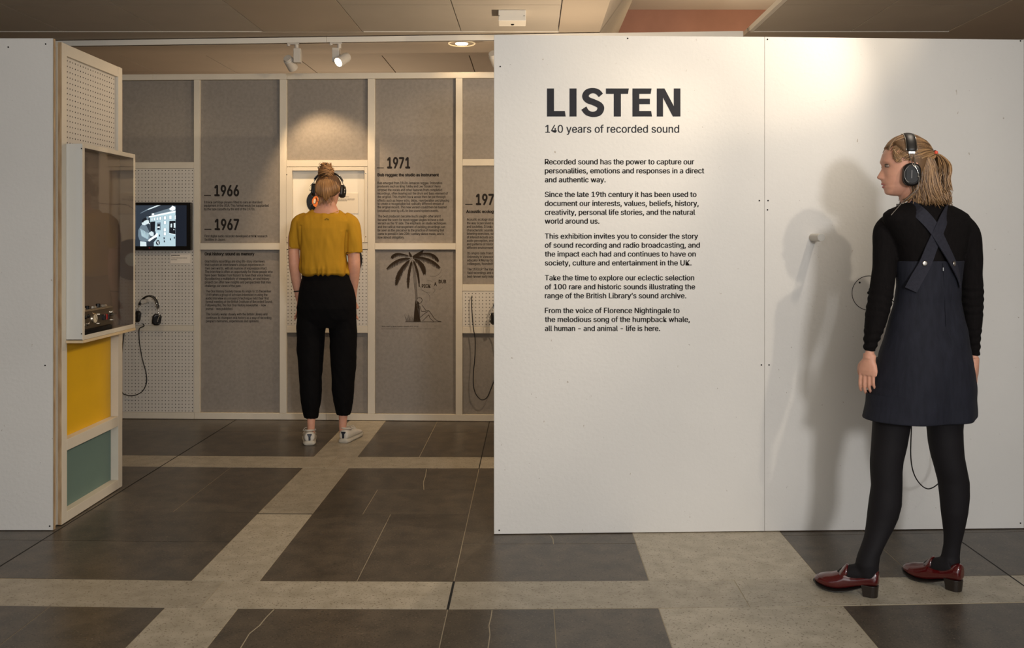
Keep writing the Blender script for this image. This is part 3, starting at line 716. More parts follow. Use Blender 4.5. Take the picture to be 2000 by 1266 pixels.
# profile of the face: height above eye level -> distance forward of the ear axis
PZ = [-.112, -.109, -.1065, -.099, -.0907, -.0795, -.0717, -.064, -.0605, -.0508, -.0474, -.0405, -.025, -.011, 0, .0153, .028, .0474, .065, .082, .096, .106, .112]
PF = [.040, .058, .0684, .0735, .0740, .0800, .0768, .0850, .0845, .0850, .0985, .1032, .0945, .0865, .0845, .0893, .0865, .0815, .072, .056, .038, .018, .002]
BF = [.040, .058, .0684, .0735, .0735, .0780, .0765, .0795, .0790, .0790, .0785, .0785, .0790, .0800, .0825, .0880, .0865, .0815, .072, .056, .038, .018, .002]
WZ = [-.112, -.105, -.095, -.08, -.06, -.04, -.02, 0, .03, .06, .085, .102, .112]
WW = [.018, .030, .041, .052, .060, .066, .0705, .073, .076, .072, .058, .036, .004]
KZ = [-.112, -.10, -.08, -.06, -.04, -.02, 0, .03, .06, .085, .102, .112]
KB = [.012, .002, -.010, -.040, -.068, -.082, -.090, -.095, -.090, -.072, -.045, -.002]
def head_geo(M, s=1.0):
    g = G(); rings = []; n = 72
    zs = sorted(set(list(np.linspace(-.112, .112, 90))))
    for z in zs:
        f = interp(PZ, BF, z); pr = interp(PZ, PF, z)-f; w_ = interp(WZ, WW, z); kb = interp(KZ, KB, z)
        yc = -.008 if z > -.04 else interp([-.112, -.04], [.026, -.008], z)
        ring = []
        for j in range(n):
            a = 2*PI*j/n; sx, cy = math.sin(a), math.cos(a)
            ex = .86 if cy > 0 else 1.0
            x = w_*math.copysign(abs(sx)**ex, sx)
            y = yc+((f-yc)*abs(cy)**.92 if cy > 0 else (kb-yc)*abs(cy)**.95)*1.0
            if cy > 0:
                nw = .0085 if z > -.02 else (.0085+(.006 if z < -.03 and z > -.052 else .002))
                if z < -.052: nw = .022
                y += pr*math.exp(-(x/nw)**2)
                # alae, eye sockets, brow, cheek
                y += .006*math.exp(-((abs(x)-.013)/.006)**2-((z+.042)/.008)**2)
                y -= .0085*math.exp(-((abs(x)-.031)/.015)**2-((z-.001)/.011)**2)
                y += .003*math.exp(-((abs(x)-.030)/.018)**2-((z-.019)/.007)**2)
                y += .004*math.exp(-((abs(x)-.042)/.016)**2-((z+.030)/.016)**2)
            ring.append(M @ (Vector((x, y, z))*s))
        rings.append(ring)
    g.loft(rings)
    for sx in (-1, 1):       # ears
        g.loft([[M @ (Vector((sx*(.066+.016*t), -.004-.010*t+.016*math.cos(a)*(.7+.4*t), -.008+.030*math.sin(a)*(.6+.45*t)))*s) for a in [2*PI*i/14 for i in range(14)]] for t in (0, .5, 1)])
    return g
def face_details(M, parent, s=1.0):
    for sx in (-1, 1):
        g = G(); g.ell((0, 0, 0), (.0115, .0105, .0062), 16, 10); g.v = [tuple(M @ ((Vector(v)+Vector((sx*.031, .0675, .001)))*s)) for v in g.v]; e = obj('eye', g, M_eye, parent, smooth=True)
        g = G(); g.ell((0, 0, 0), (.0052, .003, .0048), 12, 8); g.v = [tuple(M @ ((Vector(v)+Vector((sx*.0305, .0765, .001)))*s)) for v in g.v]; obj('iris', g, M_iris, e, smooth=True)
        g = G(); P = [Vector((sx*(.013+.034*t), .0790-.016*t*t, .0175+.005*math.sin(PI*t*.8))) for t in [i/8 for i in range(9)]]
        g.tube([M @ (p*s) for p in P], [.0012+.0014*math.sin(PI*min(1, i/8+.15)) for i in range(9)], 6); obj('eyebrow', g, mat('eyebrow_hair', (112, 82, 56), .8), parent, smooth=True)
        g = G(); P = [Vector((sx*(.020+.022*t), .0775-.007*t*t, .0055+.0035*math.sin(PI*t))) for t in [i/6 for i in range(7)]]
        g.tube([M @ (p*s) for p in P], .0011, 5); obj('eyelash', g, M_iris, parent, smooth=True)
    g = G()
    for zc, yy, hh in ((-.0672, .0832, .0040), (-.0778, .0800, .0044)):
        P = [Vector((x, yy-.007*(abs(x)/.02)**1.6, zc+(.002*math.cos(x/.02*PI) if zc > -.07 else 0))) for x in np.linspace(-.021, .021, 13)]
        g.tube([M @ (p*s) for p in P], [.0034*max(.12, math.cos(p.x/.021*PI/2)) for p in P], 8, flat=[hh*max(.12, math.cos(p.x/.021*PI/2)) for p in P], up=(0, 0, 1))
    obj('lips', g, M_lip, parent, smooth=True)

def vcol_mat(name, c1, c2, rough=.45):
    m = bpy.data.materials.new(name); m.use_nodes = True; nt = m.node_tree; b = nt.nodes['Principled BSDF']
    at = nt.nodes.new('ShaderNodeAttribute'); at.attribute_name = 'tone'; r = nt.nodes.new('ShaderNodeValToRGB')
    r.color_ramp.elements[0].color = lin(c1); r.color_ramp.elements[1].color = lin(c2)
    nt.links.new(at.outputs['Fac'], r.inputs[0]); nt.links.new(r.outputs[0], b.inputs['Base Color']); b.inputs['Roughness'].default_value = rough
    b.inputs['Specular IOR Level'].default_value = .5; b.inputs['Anisotropic'].default_value = .5
    return m
def strands(name, curves, rad, m, parent, n=5, taper=True):
    g = G(); tone = []
    for P, r in curves:
        k = len(g.v); L = len(P)
        rr_ = [r*(1 if not taper else (.35+.65*math.sin(PI*min(1, .12+.80*i/(L-1))))) for i in range(L)]
        g.tube(P, rr_, n); t = float(np.clip(RNG.normal(.5, .28), 0, 1)); tone += [t]*(len(g.v)-k)
    me = mesh_of(g, name); a = me.attributes.new('tone', 'FLOAT', 'POINT'); a.data.foreach_set('value', tone)
    return link(name, me, m, parent, smooth=True)
def nz(p, f, seed=0): return mnoise.noise(Vector((p[0]*f+seed, p[1]*f-seed, p[2]*f+2.3*seed)))
def folds(fx, fz, amp, seed=0):
    def f(co, no):
        return np.array([amp*mnoise.noise(Vector((c[0]*fx+seed, c[1]*fx, c[2]*fz))) for c in co])
    return f
def sring(cx, cy, z, rx, ryf, ryb, rot=0, n=48, e=.92, tilt=None):
    R_ = Matrix.Rotation(rot, 3, 'Z'); out = []
    for j in range(n):
        a = 2*PI*j/n; s_, c_ = math.sin(a), math.cos(a)
        x = rx*math.copysign(abs(s_)**e, s_); y = (ryf if c_ > 0 else ryb)*math.copysign(abs(c_)**e, c_)
        p = R_ @ Vector((x, y, 0)); q = Vector((cx, cy, z))+p
        if tilt: q.z += tilt[0]*p.x+tilt[1]*p.y
        out.append(q)
    return out
def limb(g, L, n=20, flat=1.0, dep=None):
    """L: (row, left col, right col, distance) -> tube of those silhouette widths"""
    rings = []
    for row, a, b, d in L:
        r = (b-a)/2*d/F; c = W((a+b)/2, row, d); rings.append([c+Vector((r*math.cos(2*PI*j/n), r*flat*math.sin(2*PI*j/n), 0)) for j in range(n)])
    g.loft(rings); return g
def hand(Mh, s=1.0, curl=.5, mirror=1):
    """right-handed local frame: x across the palm (thumb side +), y back-of-hand normal, -z towards the finger tips; wrist at the origin"""
    g = G()
    def T_(p): return Mh @ (Vector((p[0]*mirror, p[1], p[2]))*s)
    g.tube([T_((0, 0, .015)), T_((0, 0, -.01)), T_((.001, 0, -.03)), T_((0, 0, -.055)), T_((-.001, -.001, -.074))], [.025, .026, .036, .041, .038], 16, flat=[.018, .017, .0155, .0135, .0105], up=tuple((Mh.to_3x3() @ Vector((0, 1, 0)))))
    L = [(.034, .088, .0080), (.0115, .097, .0082), (-.0115, .091, .0078), (-.033, .074, .0070)]
    for i, (x, ln, r) in enumerate(L):
        P = [Vector((x*.85, 0, -.058))]; d = Vector((x*2.2, 0, -1)).normalized(); a = 0
        for k, fr in enumerate((.18, .40, .28, .20)):
            P.append(P[-1]+Vector((d.x*math.cos(a)*.5, -math.sin(a), -math.cos(a)))*ln*fr*(1.25 if k == 0 else 1)); a += curl*(.35+.35*k)*(1+.12*i)
        Q = catmull(P, 4); g.tube([T_(p) for p in Q], [r*(1.0-.28*i_/(len(Q)-1)) if i_ < len(Q)-1 else r*.45 for i_ in range(len(Q))], 10)
    P = [Vector((.022, -.004, -.018)), Vector((.041, -.010, -.040)), Vector((.047, -.017, -.062)), Vector((.045, -.024, -.084))]
    Q = catmull(P, 4); g.tube([T_(p) for p in Q], [.0125-.004*i_/(len(Q)-1) if i_ < len(Q)-1 else .005 for i_ in range(len(Q))], 10)
    return g
def shoe_part(g, M, S, n=28, e=.75):
    rings = []
    for y, w_, zb_, zt_, xo in S:
        zc = (zb_+zt_)/2; hz = (zt_-zb_)/2; ring = []
        for j in range(n):
            a = 2*PI*j/n; s_, c_ = math.sin(a), math.cos(a)
            ring.append(M @ Vector((xo+w_/2*math.copysign(abs(s_)**e, s_)*(1-.18*max(0, c_)), y, zc+hz*math.copysign(abs(c_)**(e if c_ < 0 else .95), c_))))
        rings.append(ring)
    g.loft(rings); return g
def smooth_shoe(g, vox=.004, it=3): return remesh(g, vox, it)

# ================================================================== visitor in the mustard shirt
D1 = 5.90
p1loc = (W(636, 463, D1).x, D1, 0)
person1 = thing('person', 'person in mustard T-shirt and black cuffed trousers standing at the lit niche', 'person', p1loc)
def P1(x, y, dy=0): return W(x, y, D1+dy)
def TR1(rows, off=0):   # silhouette rows -> torso rings ; (row,xl,xr,front depth,back depth)
    out = []
    for row, a, b, df, dk in rows:
        c = W((a+b)/2, row, D1); out.append(sring(c.x, D1, c.z, (b-a)/2*D1/F+off, df+off, dk+off))
    return out
HEAD1 = Matrix.Translation(W(641.5, 373.5, D1-.015)) @ Matrix.Rotation(math.radians(0), 4, 'Z') @ Matrix.Rotation(math.radians(-8), 4, 'X')
body = G()
body.loft(TR1([(628, 590, 686, .09, .095), (600, 586, 690, .10, .12), (570, 589, 686, .095, .115), (540, 594, 680, .09, .09), (510, 593, 671, .095, .095), (475, 592, 672, .10, .10), (445, 588, 680, .09, .09), (428, 592, 680, .075, .085), (416, 606, 666, .06, .07), (408, 617, 659, .055, .06)]))
body.loft([sring(W(x, 0, D1).x, D1+dy, W(0, r, D1).z, w_*D1/F, .056, .054, n=28) for r, x, w_, dy in ((424, 639, 33, -.02), (416, 638.5, 27, -.024), (408, 639, 22, -.024), (400, 639.5, 17.5, -.020), (392, 640, 16.5, -.014), (380, 641, 17, -.008), (368, 641, 16, 0))])
body.add(*[(q.v, q.f) for q in [head_geo(HEAD1, 1.0)]][0])
for L in ([(615, 586, 636, 5.9), (660, 588, 630, 5.9), (710, 592, 626, 5.9), (745, 593, 624, 5.9), (780, 596, 621, 5.9), (805, 599, 618, 5.89), (825, 600, 615.5, 5.88), (838, 600.5, 614.5, 5.88), (852, 601, 614.5, 5.88), (862, 601, 614, 5.88)],
          [(615, 640, 690, 5.9), (660, 648, 690, 5.92), (710, 652, 688, 5.92), (745, 654, 687, 5.92), (780, 657, 684, 5.92), (805, 661, 680, 5.92), (822, 661.8, 677.5, 5.92), (834, 662, 676.5, 5.92), (848, 663.5, 676.5, 5.92), (858, 664, 676.5, 5.92)]): limb(body, L)
def arm1(pts, rr_): body.tube(catmull([P1(x, y, d) for x, y, d in pts], 5), list(np.interp(np.linspace(0, 1, (len(pts)-1)*5+1), np.linspace(0, 1, len(rr_)), rr_)), 18)
arm1([(590, 432, 0), (576, 460, 0), (574, 485, -.005), (575, 515, -.01), (578.5, 545, .01), (582.5, 570, .035), (585.5, 586, .05)], [.044, .042, .036, .037, .034, .026, .025])
arm1([(684, 432, 0), (691, 462, 0), (690.5, 490, -.005), (692, 518, -.01), (691, 545, .01), (689.5, 570, .035), (688.5, 588, .05)], [.044, .044, .040, .040, .035, .026, .025])
for sx, hx in ((-1, 586), (1, 688)):
    Mh = Matrix.Translation(P1(hx, 583, .052)) @ Matrix.Rotation(math.radians(-18*sx), 4, 'Y') @ Matrix.Rotation(sx*PI/2, 4, 'Z') @ Matrix.Rotation(math.radians(10), 4, 'X')
    h_ = hand(Mh, .93, .25, sx); body.add(h_.v, h_.f)
me = remesh(body, .0055, 3); link('body', me, M_skin, person1, smooth=True)
face_details(HEAD1, person1)
# shirt
M_must = mat('mustard_jersey', (186, 140, 38), .85, nscale=30, namt=.12, sheen=.0, spec=.15, stretch=(1, 1, .3)); M_must.node_tree.nodes['Principled BSDF'].inputs['Sheen Weight'].default_value = 0
g = G()
g.loft(TR1([(538, 590, 682, .10, .10), (534, 586, 685, .115, .13), (524, 585, 682, .12, .135), (508, 586, 678, .115, .125), (488, 586, 677, .115, .12), (465, 583, 679, .115, .12), (446, 579, 684, .105, .115), (432, 577, 690, .09, .10), (423, 585, 683, .08, .09), (416, 600, 671, .066, .070), (410.5, 607, 664, .058, .046)], .002))
def sleeve(g, pts, rr_): g.tube(catmull([P1(x, y, d) for x, y, d in pts], 5), list(np.interp(np.linspace(0, 1, (len(pts)-1)*5+1), np.linspace(0, 1, len(rr_)), rr_)), 24)
sleeve(g, [(600, 430, 0), (586, 437, 0), (580, 455, -.002), (576.5, 472, -.004), (575, 485.5, -.006)], [.055, .056, .050, .044, .0375])
sleeve(g, [(672, 430, 0), (684, 437, 0), (689, 457, -.002), (691.5, 477, -.004), (692, 493.5, -.006)], [.055, .060, .058, .056, .0535])
def shirt_folds(co, no):
    out = []
    for c in co:
        px = CX+c[0]*F/c[1]; row = HY+(EYE-c[2])*F/c[1]
        a = .0035*mnoise.noise(Vector((c[0]*22+c[2]*7, c[1]*10, c[2]*6)))+.002*mnoise.noise(Vector((c[0]*45, c[1]*20, c[2]*14+c[0]*20)))
        if 505 < row < 545: a += .007*math.sin(px*.42+math.sin(px*.11)*3)*math.exp(-((row-534)/10)**2)
        a -= .006*math.exp(-((px-(587+(row-440)*-.02))/2.2)**2)*(1 if row > 440 else 0)+.006*math.exp(-((px-678)/2.2)**2)*(1 if row > 450 else 0)
        a += .003*math.exp(-((px-(668-(row-440)*.10+ (row-470)**2*.0009))/3)**2)*(1 if 450 < row < 530 else 0)
        out.append(a)
    return np.array(out)
me = remesh(g, .0055, 3, shirt_folds); link('t_shirt', me, M_must, person1, smooth=True)
g = G(); g.tube([P1(x, y, d) for x, y, d in ((609, 409.5, .0), (613, 411.8, -.045), (622, 415, -.066), (636, 417, -.074), (650, 416.4, -.070), (659, 413.5, -.05), (663, 411, 0), (655, 414, .045), (638, 418, .06), (620, 416, .045))], .0032, 8, closed=True)
obj('collar_band', g, M_must, person1, smooth=True)
for nm, c, r, tl in (('sleeve_hem', (575, 485, -.006), .0385, 0), ('sleeve_hem', (692, 493, -.006), .0545, .25)):
    g = G(); cc_ = P1(*c); g.tube([cc_+Vector((r*math.cos(a), r*math.sin(a), -.0+tl*r*math.cos(a)*.9)) for a in [2*PI*i/28 for i in range(28)]], .0022, 6, closed=True); obj(nm, g, M_must, person1, smooth=True)
g = G()
for k in range(5):
    c0 = P1(635+k*1.6, 427+abs(k-2)*.8, -.1035); g.ell(tuple(c0), (.0035, .0015, .004), 8, 6)
obj('nape_print', g, mat('shirt_print', (120, 96, 20), .8), person1)
# trousers
M_blk = mat('black_trouser_cloth', (13, 12, 13), .85, nscale=60, namt=.2, spec=.12, bump=.3, bscale=400)
g = G()
g.loft(TR1([(640, 600, 676, .07, .08), (622, 583, 694, .105, .115), (600, 580.5, 696.5, .115, .138), (580, 583, 694.5, .115, .135), (560, 587, 690, .11, .125), (545, 590, 685, .105, .11), (533, 591, 682, .10, .105), (526, 593, 680, .095, .10)]))
limb(g, [(606, 581, 637, 5.9), (640, 579.5, 635.5, 5.9), (680, 580, 632.5, 5.9), (720, 583, 630, 5.9), (760, 586, 628.5, 5.9), (785, 588, 627, 5.9), (802, 591.5, 623, 5.9), (812, 592.5, 622, 5.9), (816.5, 594.5, 621, 5.9)], 28)
limb(g, [(606, 640, 696.5, 5.9), (640, 643, 697.5, 5.92), (680, 645, 696.5, 5.92), (720, 647, 695, 5.92), (760, 648.5, 692.5, 5.92), (785, 652, 690, 5.92), (798, 655, 687, 5.92), (806, 656.5, 685.5, 5.92), (810, 658.5, 684, 5.92)], 28)
def trouser_folds(co, no):
    out = []
    for c in co:
        row = HY+(EYE-c[2])*F/c[1]
        a = .004*mnoise.noise(Vector((c[0]*14, c[1]*8, c[2]*9)))+.0025*mnoise.noise(Vector((c[0]*30+c[2]*18, c[1]*20, c[2]*10)))
        if row > 780: a += .0035*mnoise.noise(Vector((c[0]*70, c[1]*70, c[2]*12)))
        out.append(a)
    return np.array(out)
me = remesh(g, .0055, 2, trouser_folds); link('trousers', me, M_blk, person1, smooth=True)
g = G(); c0 = P1(583, 568.5, .030); g.tube([c0+Vector((.029*math.cos(a), .029*math.sin(a), .004*math.cos(a))) for a in [2*PI*i/20 for i in range(20)]], .004, 8, closed=True); obj('bracelet', g, M_blackp, person1, smooth=True)
# sneakers
M_sn = mat('worn_white_leather', (206, 198, 184), .55, nscale=30, namt=.12); M_sole = mat('sneaker_sole', (190, 182, 166), .6, nscale=40, namt=.15); M_navy = mat('navy_tab', (22, 26, 38), .5)
def sneaker(hx, hrow, ang, sx):
    Yh = F*EYE/(hrow-HY); M = Matrix.Translation(((hx-CX)*Yh/F, Yh, 0)) @ Matrix.Rotation(math.radians(ang), 4, 'Z')
    g = G(); shoe_part(g, M, [(.000, .046, .024, .060, 0), (.006, .062, .022, .084, 0), (.03, .074, .02, .088, 0), (.07, .078, .02, .078, 0), (.11, .080, .02, .080, 0), (.15, .088, .02, .072, 0), (.19, .092, .02, .058, 0), (.23, .082, .02, .046, 0), (.255, .056, .022, .036, 0), (.263, .03, .024, .030, 0)])
    up = link('sneaker', smooth_shoe(g), M_sn, person1, smooth=True, label='worn white sneaker with a navy heel tab')
    g = G(); shoe_part(g, M, [(-.006, .05, .001, .028, 0), (.0, .070, 0, .030, 0), (.03, .084, 0, .028, 0), (.09, .084, 0, .026, 0), (.16, .096, 0, .026, 0), (.21, .096, .001, .026, 0), (.25, .074, .004, .028, 0), (.272, .036, .008, .028, 0)], e=.5); obj('sole', g, M_sole, up, smooth=True)
    g = G(); T = [(-.0155, .074), (.0155, .074), (.0135, .066), (.0065, .056), (.0065, .032), (-.0065, .032), (-.0065, .056), (-.0135, .066)]
    g.prism(T, lambda a, b, d_: M @ Vector((a, -.0045+.22*max(0, b-.05)*.3+a*a*9-d_, b)), -.004, .0015); obj('heel_tab', g, M_navy, up)
    g = G(); n_ = 20; g.tube([M @ Vector((.030*math.cos(a), .052+.044*math.sin(a), .086-.010*math.sin(a))) for a in [2*PI*i/n_ for i in range(n_)]], .005, 8, closed=True); obj('collar', g, M_sn, up, smooth=True)
    g = G()
    for i in range(5):
        y = .105+i*.018; g.tube(catmull([M @ Vector((-.024, y, .073-i*.006)), M @ Vector((0, y+.004, .088-i*.007)), M @ Vector((.024, y, .073-i*.006))], 4), .0028, 6)
    for q in (-1, 1): g.tube(catmull([M @ Vector((0, .104, .088)), M @ Vector((q*.025, .098, .097)), M @ Vector((q*.042, .112, .074)), M @ Vector((q*.02, .108, .083))], 5), .0022, 6)
    obj('laces', g, M_sn, up, smooth=True)
sneaker(604.5, 870, 13, -1); sneaker(670.5, 865.5, -13, 1)
# hair swept up into a bun
HC1 = (112, 78, 48)
M_h1b = mat('brown_hair_base', (98, 68, 42), .55, nscale=60, namt=.4, stretch=(3, 3, .4))
M_h1 = vcol_mat('brown_hair', (74, 50, 30), (204, 154, 100), .38)
def hair_cap(M, front_z, nape_z, name, m, parent, off=.010):
    g0 = head_geo(M, 1.0); Mi = M.inverted(); g = G(); vs = []
    C = Vector((0, -.008, .005))
    for v in g0.v[:90*72]:
        p = Mi @ Vector(v); d = (p-C).normalized()
        # hairline: forehead rises towards the front, sides in front of the ears, nape at the back
        line = front_z if d.y > .55 else (front_z+(nape_z-front_z)*min(1, (.55-d.y)/1.15)**1.0)
        k = max(0, min(1, (p.z-line)/.020)); k = k*k*(3-2*k)
        vs.append(M @ (p+d*(-.006+(off+.006)*k)))
    g.add(vs, [f for f in g0.f if max(f) < 90*72 and len(f) == 4] )
    return obj(name, g, m, parent, smooth=True)
hair1 = hair_cap(HEAD1, .062, -.060, 'hair', M_h1b, person1, .009)
cur = []
bunc = Vector((-.008, -.054, .110)); E1 = Vector((.083, .103, .112)); C1 = Vector((0, -.004, .004))
def on_scalp(d, C, E, o=0.0):
    d = d.normalized(); return C+Vector((d.x*(E.x+o), d.y*(E.y+o), d.z*(E.z+o)))
tgt = (bunc-C1); tgt = Vector((tgt.x/E1.x, tgt.y/E1.y, tgt.z/E1.z)).normalized()
for i in range(620):
    az = RNG.uniform(-PI, PI)     # 0 = front
    zz = .42 if abs(az) < .8 else (.42-(abs(az)-.8)*.50)
    zz += RNG.uniform(-.04, .10)
    d0 = Vector((math.sin(az)*math.sqrt(max(.05, 1-zz*zz)), math.cos(az)*math.sqrt(max(.05, 1-zz*zz)), zz))
    o_ = RNG.uniform(.0, .0035); P = []
    for t in np.linspace(0, 1, 9):
        d = d0.slerp(tgt, float(t)) if d0.angle(tgt) > .01 else tgt
        P.append(HEAD1 @ on_scalp(d, C1, E1, o_-.001+.003*math.sin(t*PI)+.0015*mnoise.noise(Vector((i*.3, t*3, 0)))))
    cur.append((catmull(P, 2), RNG.uniform(.0010, .0018)))
bc = HEAD1 @ bunc
for i in range(46):   # wisps at the nape
    x = RNG.normal(0, .030); P = [Vector((x, -.076+abs(x)*.35, -.045)), Vector((x*.98+RNG.normal(0, .003), -.073+abs(x)*.3, -.065)), Vector((x*.95+RNG.normal(0, .006), -.068+abs(x)*.3, -.080-RNG.uniform(0, .03)))]
    cur.append((catmull([HEAD1 @ p for p in P], 4), RNG.uniform(.0008, .0018)))
strands('hair_strands', cur, 0, M_h1, hair1, 5)
g = G(); g.ell((0, 0, .012), (.048, .042, .030), 24, 14); g.ell((.002, 0, .036), (.032, .029, .027), 20, 12); g.v = [tuple(bc+Vector(v)) for v in g.v]
bun = link('hair_bun', remesh(g, .004, 4), M_h1b, hair1, smooth=True)
cur = []
for i in range(170):
    ph = RNG.uniform(0, 2*PI); lay = RNG.uniform(0, 1); P = []; tl = RNG.normal(0, .35); t0 = RNG.uniform(0, 2*PI)
    for t in np.linspace(0, 1, 12):
        a = t0+t*2.7; z = -.012+.066*lay+.012*math.sin(a+ph); r = (.056-.020*lay)*math.sqrt(max(.08, 1-((z-.016)/.050)**2))
        P.append(bc+Vector((r*math.cos(a), r*math.sin(a), z+tl*r*math.sin(a+1))))
    cur.append((P, RNG.uniform(.0013, .0026)))
for i in range(16):
    a = RNG.uniform(0, 2*PI); cur.append((catmull([bc+Vector((.02*math.cos(a), .02*math.sin(a), .05)), bc+Vector((.012*math.cos(a+1), .012, .064)), bc+Vector((-.012+RNG.normal(0, .008), 0, .060+RNG.uniform(0, .012)))], 4), .0013))
strands('bun_strands', cur, 0, M_h1, hair1, 5)
# headphones on her head
MH1 = Matrix.Translation(W(640.5, 372.5, D1-.012)) @ Matrix.Rotation(math.radians(3), 4, 'Y') @ Matrix.Rotation(math.radians(-4), 4, 'X')
hp1 = headphones('headphones', 'black over-ear headphones worn by the person in the mustard T-shirt', MH1, .094, .122, cup_tilt=(16, -22))
g = G(); g.tube(catmull([W(617, 386, D1-.03), W(618, 391, D1+.0), W(616, 397, D1+.06), W(611, 399, D1+.15), W(606, 402, 6.2), W(604, 430, 6.35), W(602, 470, 6.42), W(612, 520, 6.50), W(625, 540, 6.575)], 6), .0022, 8); obj('cable', g, M_cable, hp1, smooth=True)
# ================================================================== visitor in the dark pinafore
D2 = 3.42; ROT2 = math.radians(18)
person2 = thing('person', 'person in a dark pinafore, black tights and red loafers standing before the white wall', 'person', (1.52, D2, 0))
def tor(tab, off=0, n=56, e=.94, dd=0):
    out = []
    for row, a, b, df, dk in tab:
        hw = (b-a)/2*D2/F; c = W((a+b)/2, row, D2); ry = (df+dk)/2
        rx = math.sqrt(max(1e-5, hw*hw-(ry*math.sin(ROT2))**2))/math.cos(ROT2)
        out.append(sring(c.x, D2+dd, c.z, rx+off, df+off, dk+off, ROT2, n, e))
    return out
SH = [(600, 1749, 1872, .085, .085), (560, 1752, 1873, .082, .085), (530, 1751, 1876, .09, .09), (509, 1750, 1881, .10, .095), (480, 1740, 1889, .105, .10), (450, 1726, 1897, .095, .105), (430, 1716, 1904, .08, .10), (418, 1716, 1898, .07, .09), (410, 1728, 1884, .062, .08), (404, 1744, 1868, .056, .07), (398, 1762, 1848, .050, .060), (392, 1772, 1828, .048, .052)]
HEAD2 = Matrix.Translation(W(1767.5, 325.5, D2)) @ Matrix.Rotation(math.radians(79), 4, 'Z')
body = G()
body.loft(tor([(700, 1740, 1880, .11, .12), (650, 1745, 1876, .11, .12)]+SH[:-1], -.008))
body.loft([sring(W(x, 0, D2).x, D2, W(0, r, D2).z, w_*D2/F, w_*1.05*D2/F, w_*1.05*D2/F, 0, 28) for r, x, w_ in ((410, 1797, 34), (400, 1792, 28), (390, 1786, 26), (378, 1783, 26), (360, 1780, 27), (340, 1778, 27))])
hg = head_geo(HEAD2); body.add(hg.v, hg.f)
LEGL = [(700, 1712, 1793, D2), (770, 1709, 1785, D2), (832, 1706, 1776, D2), (870, 1703.5, 1769.5, D2), (900, 1701, 1762.5, D2), (918, 1701, 1760.5, D2), (950, 1703, 1760.5, D2), (985, 1698, 1759, D2), (1010, 1695, 1752.5, D2), (1030, 1692.5, 1744, 3.415), (1050, 1689, 1733.5, 3.405), (1070, 1682, 1724, 3.395), (1085, 1676, 1717.5, 3.39), (1100, 1672, 1715.5, 3.385), (1125, 1676, 1715, 3.385)]
LEGR = [(700, 1793, 1886, 3.44), (770, 1805, 1884, 3.44), (838, 1812.5, 1878, 3.44), (865, 1815, 1879, 3.44), (890, 1820, 1881, 3.44), (915, 1827, 1886, 3.44), (940, 1833.5, 1891, 3.445), (970, 1837, 1891.5, 3.445), (1000, 1839.5, 1888.5, 3.445), (1025, 1842.5, 1884, 3.45), (1045, 1844.5, 1880, 3.455), (1065, 1844, 1875, 3.46), (1085, 1840, 1873, 3.465), (1100, 1836, 1873.5, 3.465), (1120, 1838, 1873, 3.465)]
def ins(L, k): return [(r, a+k, b-k, d) for r, a, b, d in L]
limb(body, ins(LEGL, 3.5)); limb(body, ins(LEGR, 3.5))
def wt(g, pts, rr_, n=20): g.tube(catmull([W(*p) for p in pts], 5), list(np.interp(np.linspace(0, 1, (len(pts)-1)*5+1), np.linspace(0, 1, len(rr_)), rr_)), n)
AL = [(1746, 434, 3.43), (1730, 452, 3.425), (1727.5, 490, 3.42), (1726.5, 530, 3.415), (1721, 570, 3.41), (1714, 610, 3.405), (1706.5, 645, 3.40), (1700, 672, 3.40), (1699, 686, 3.40)]
ALR = [.043, .046, .043, .043, .0455, .0425, .035, .0245, .0215]
AR = [(1872, 436, 3.44), (1890, 456, 3.44), (1896, 490, 3.445), (1897, 530, 3.45), (1898.5, 570, 3.45), (1900, 605, 3.45), (1901, 640, 3.45), (1902.5, 672, 3.45), (1903, 694, 3.45)]
ARR = [.043, .046, .041, .041, .041, .037, .030, .0225, .019]
wt(body, AL+[(1698, 700, 3.40)], [r-.006 for r in ALR]+[.021]); wt(body, AR+[(1903, 706, 3.45)], [r-.006 for r in ARR]+[.018])
n_ = Vector((-.80, -.60, 0)); x_ = Vector((-.60, .80, 0))
R3 = Matrix((x_, n_, Vector((0, 0, 1)))).transposed().to_4x4()
Mh = Matrix.Translation(W(1698, 699, 3.40)) @ Matrix.Rotation(math.radians(7), 4, 'Y') @ R3
h_ = hand(Mh, .90, .36, 1); body.add(h_.v, h_.f)
n_ = Vector((.80, -.60, 0)); x_ = Vector((-.60, -.80, 0)); R3 = Matrix((x_, n_, Vector((0, 0, 1)))).transposed().to_4x4()
Mh = Matrix.Translation(W(1903, 706, 3.45)) @ R3
h_ = hand(Mh, .90, .26, -1); body.add(h_.v, h_.f)
me = remesh(body, .0034, 2); link('body', me, M_skin, person2, smooth=True)
face_details(HEAD2, person2)
# black knitted top
M_knit = mat('black_knit', (21, 18, 18), .9, nscale=120, namt=.3, bump=.35, bscale=500, spec=.1, stretch=(1, 1, .25))
g = G(); g.loft(tor(SH)); wt(g, AL, ALR, 24); wt(g, AR, ARR, 24)
def knit_folds(co, no):
    out = []
    for c in co:
        row = HY+(EYE-c[2])*F/c[1]; px = CX+c[0]*F/c[1]; arm = px < 1745 or px > 1880
        a = .0022*mnoise.noise(Vector((c[0]*16, c[1]*10, c[2]*16)))
        if arm and (560 < row < 620 or row > 640): a += .0030*math.sin(c[2]*210+2.5*math.sin(c[0]*40))*(.4+.6*abs(mnoise.noise(Vector((c[0]*8, 0, c[2]*9)))))
        out.append(a)
    return np.array(out)
me = remesh(g, .0050, 3, knit_folds); link('knit_top', me, M_knit, person2, smooth=True)
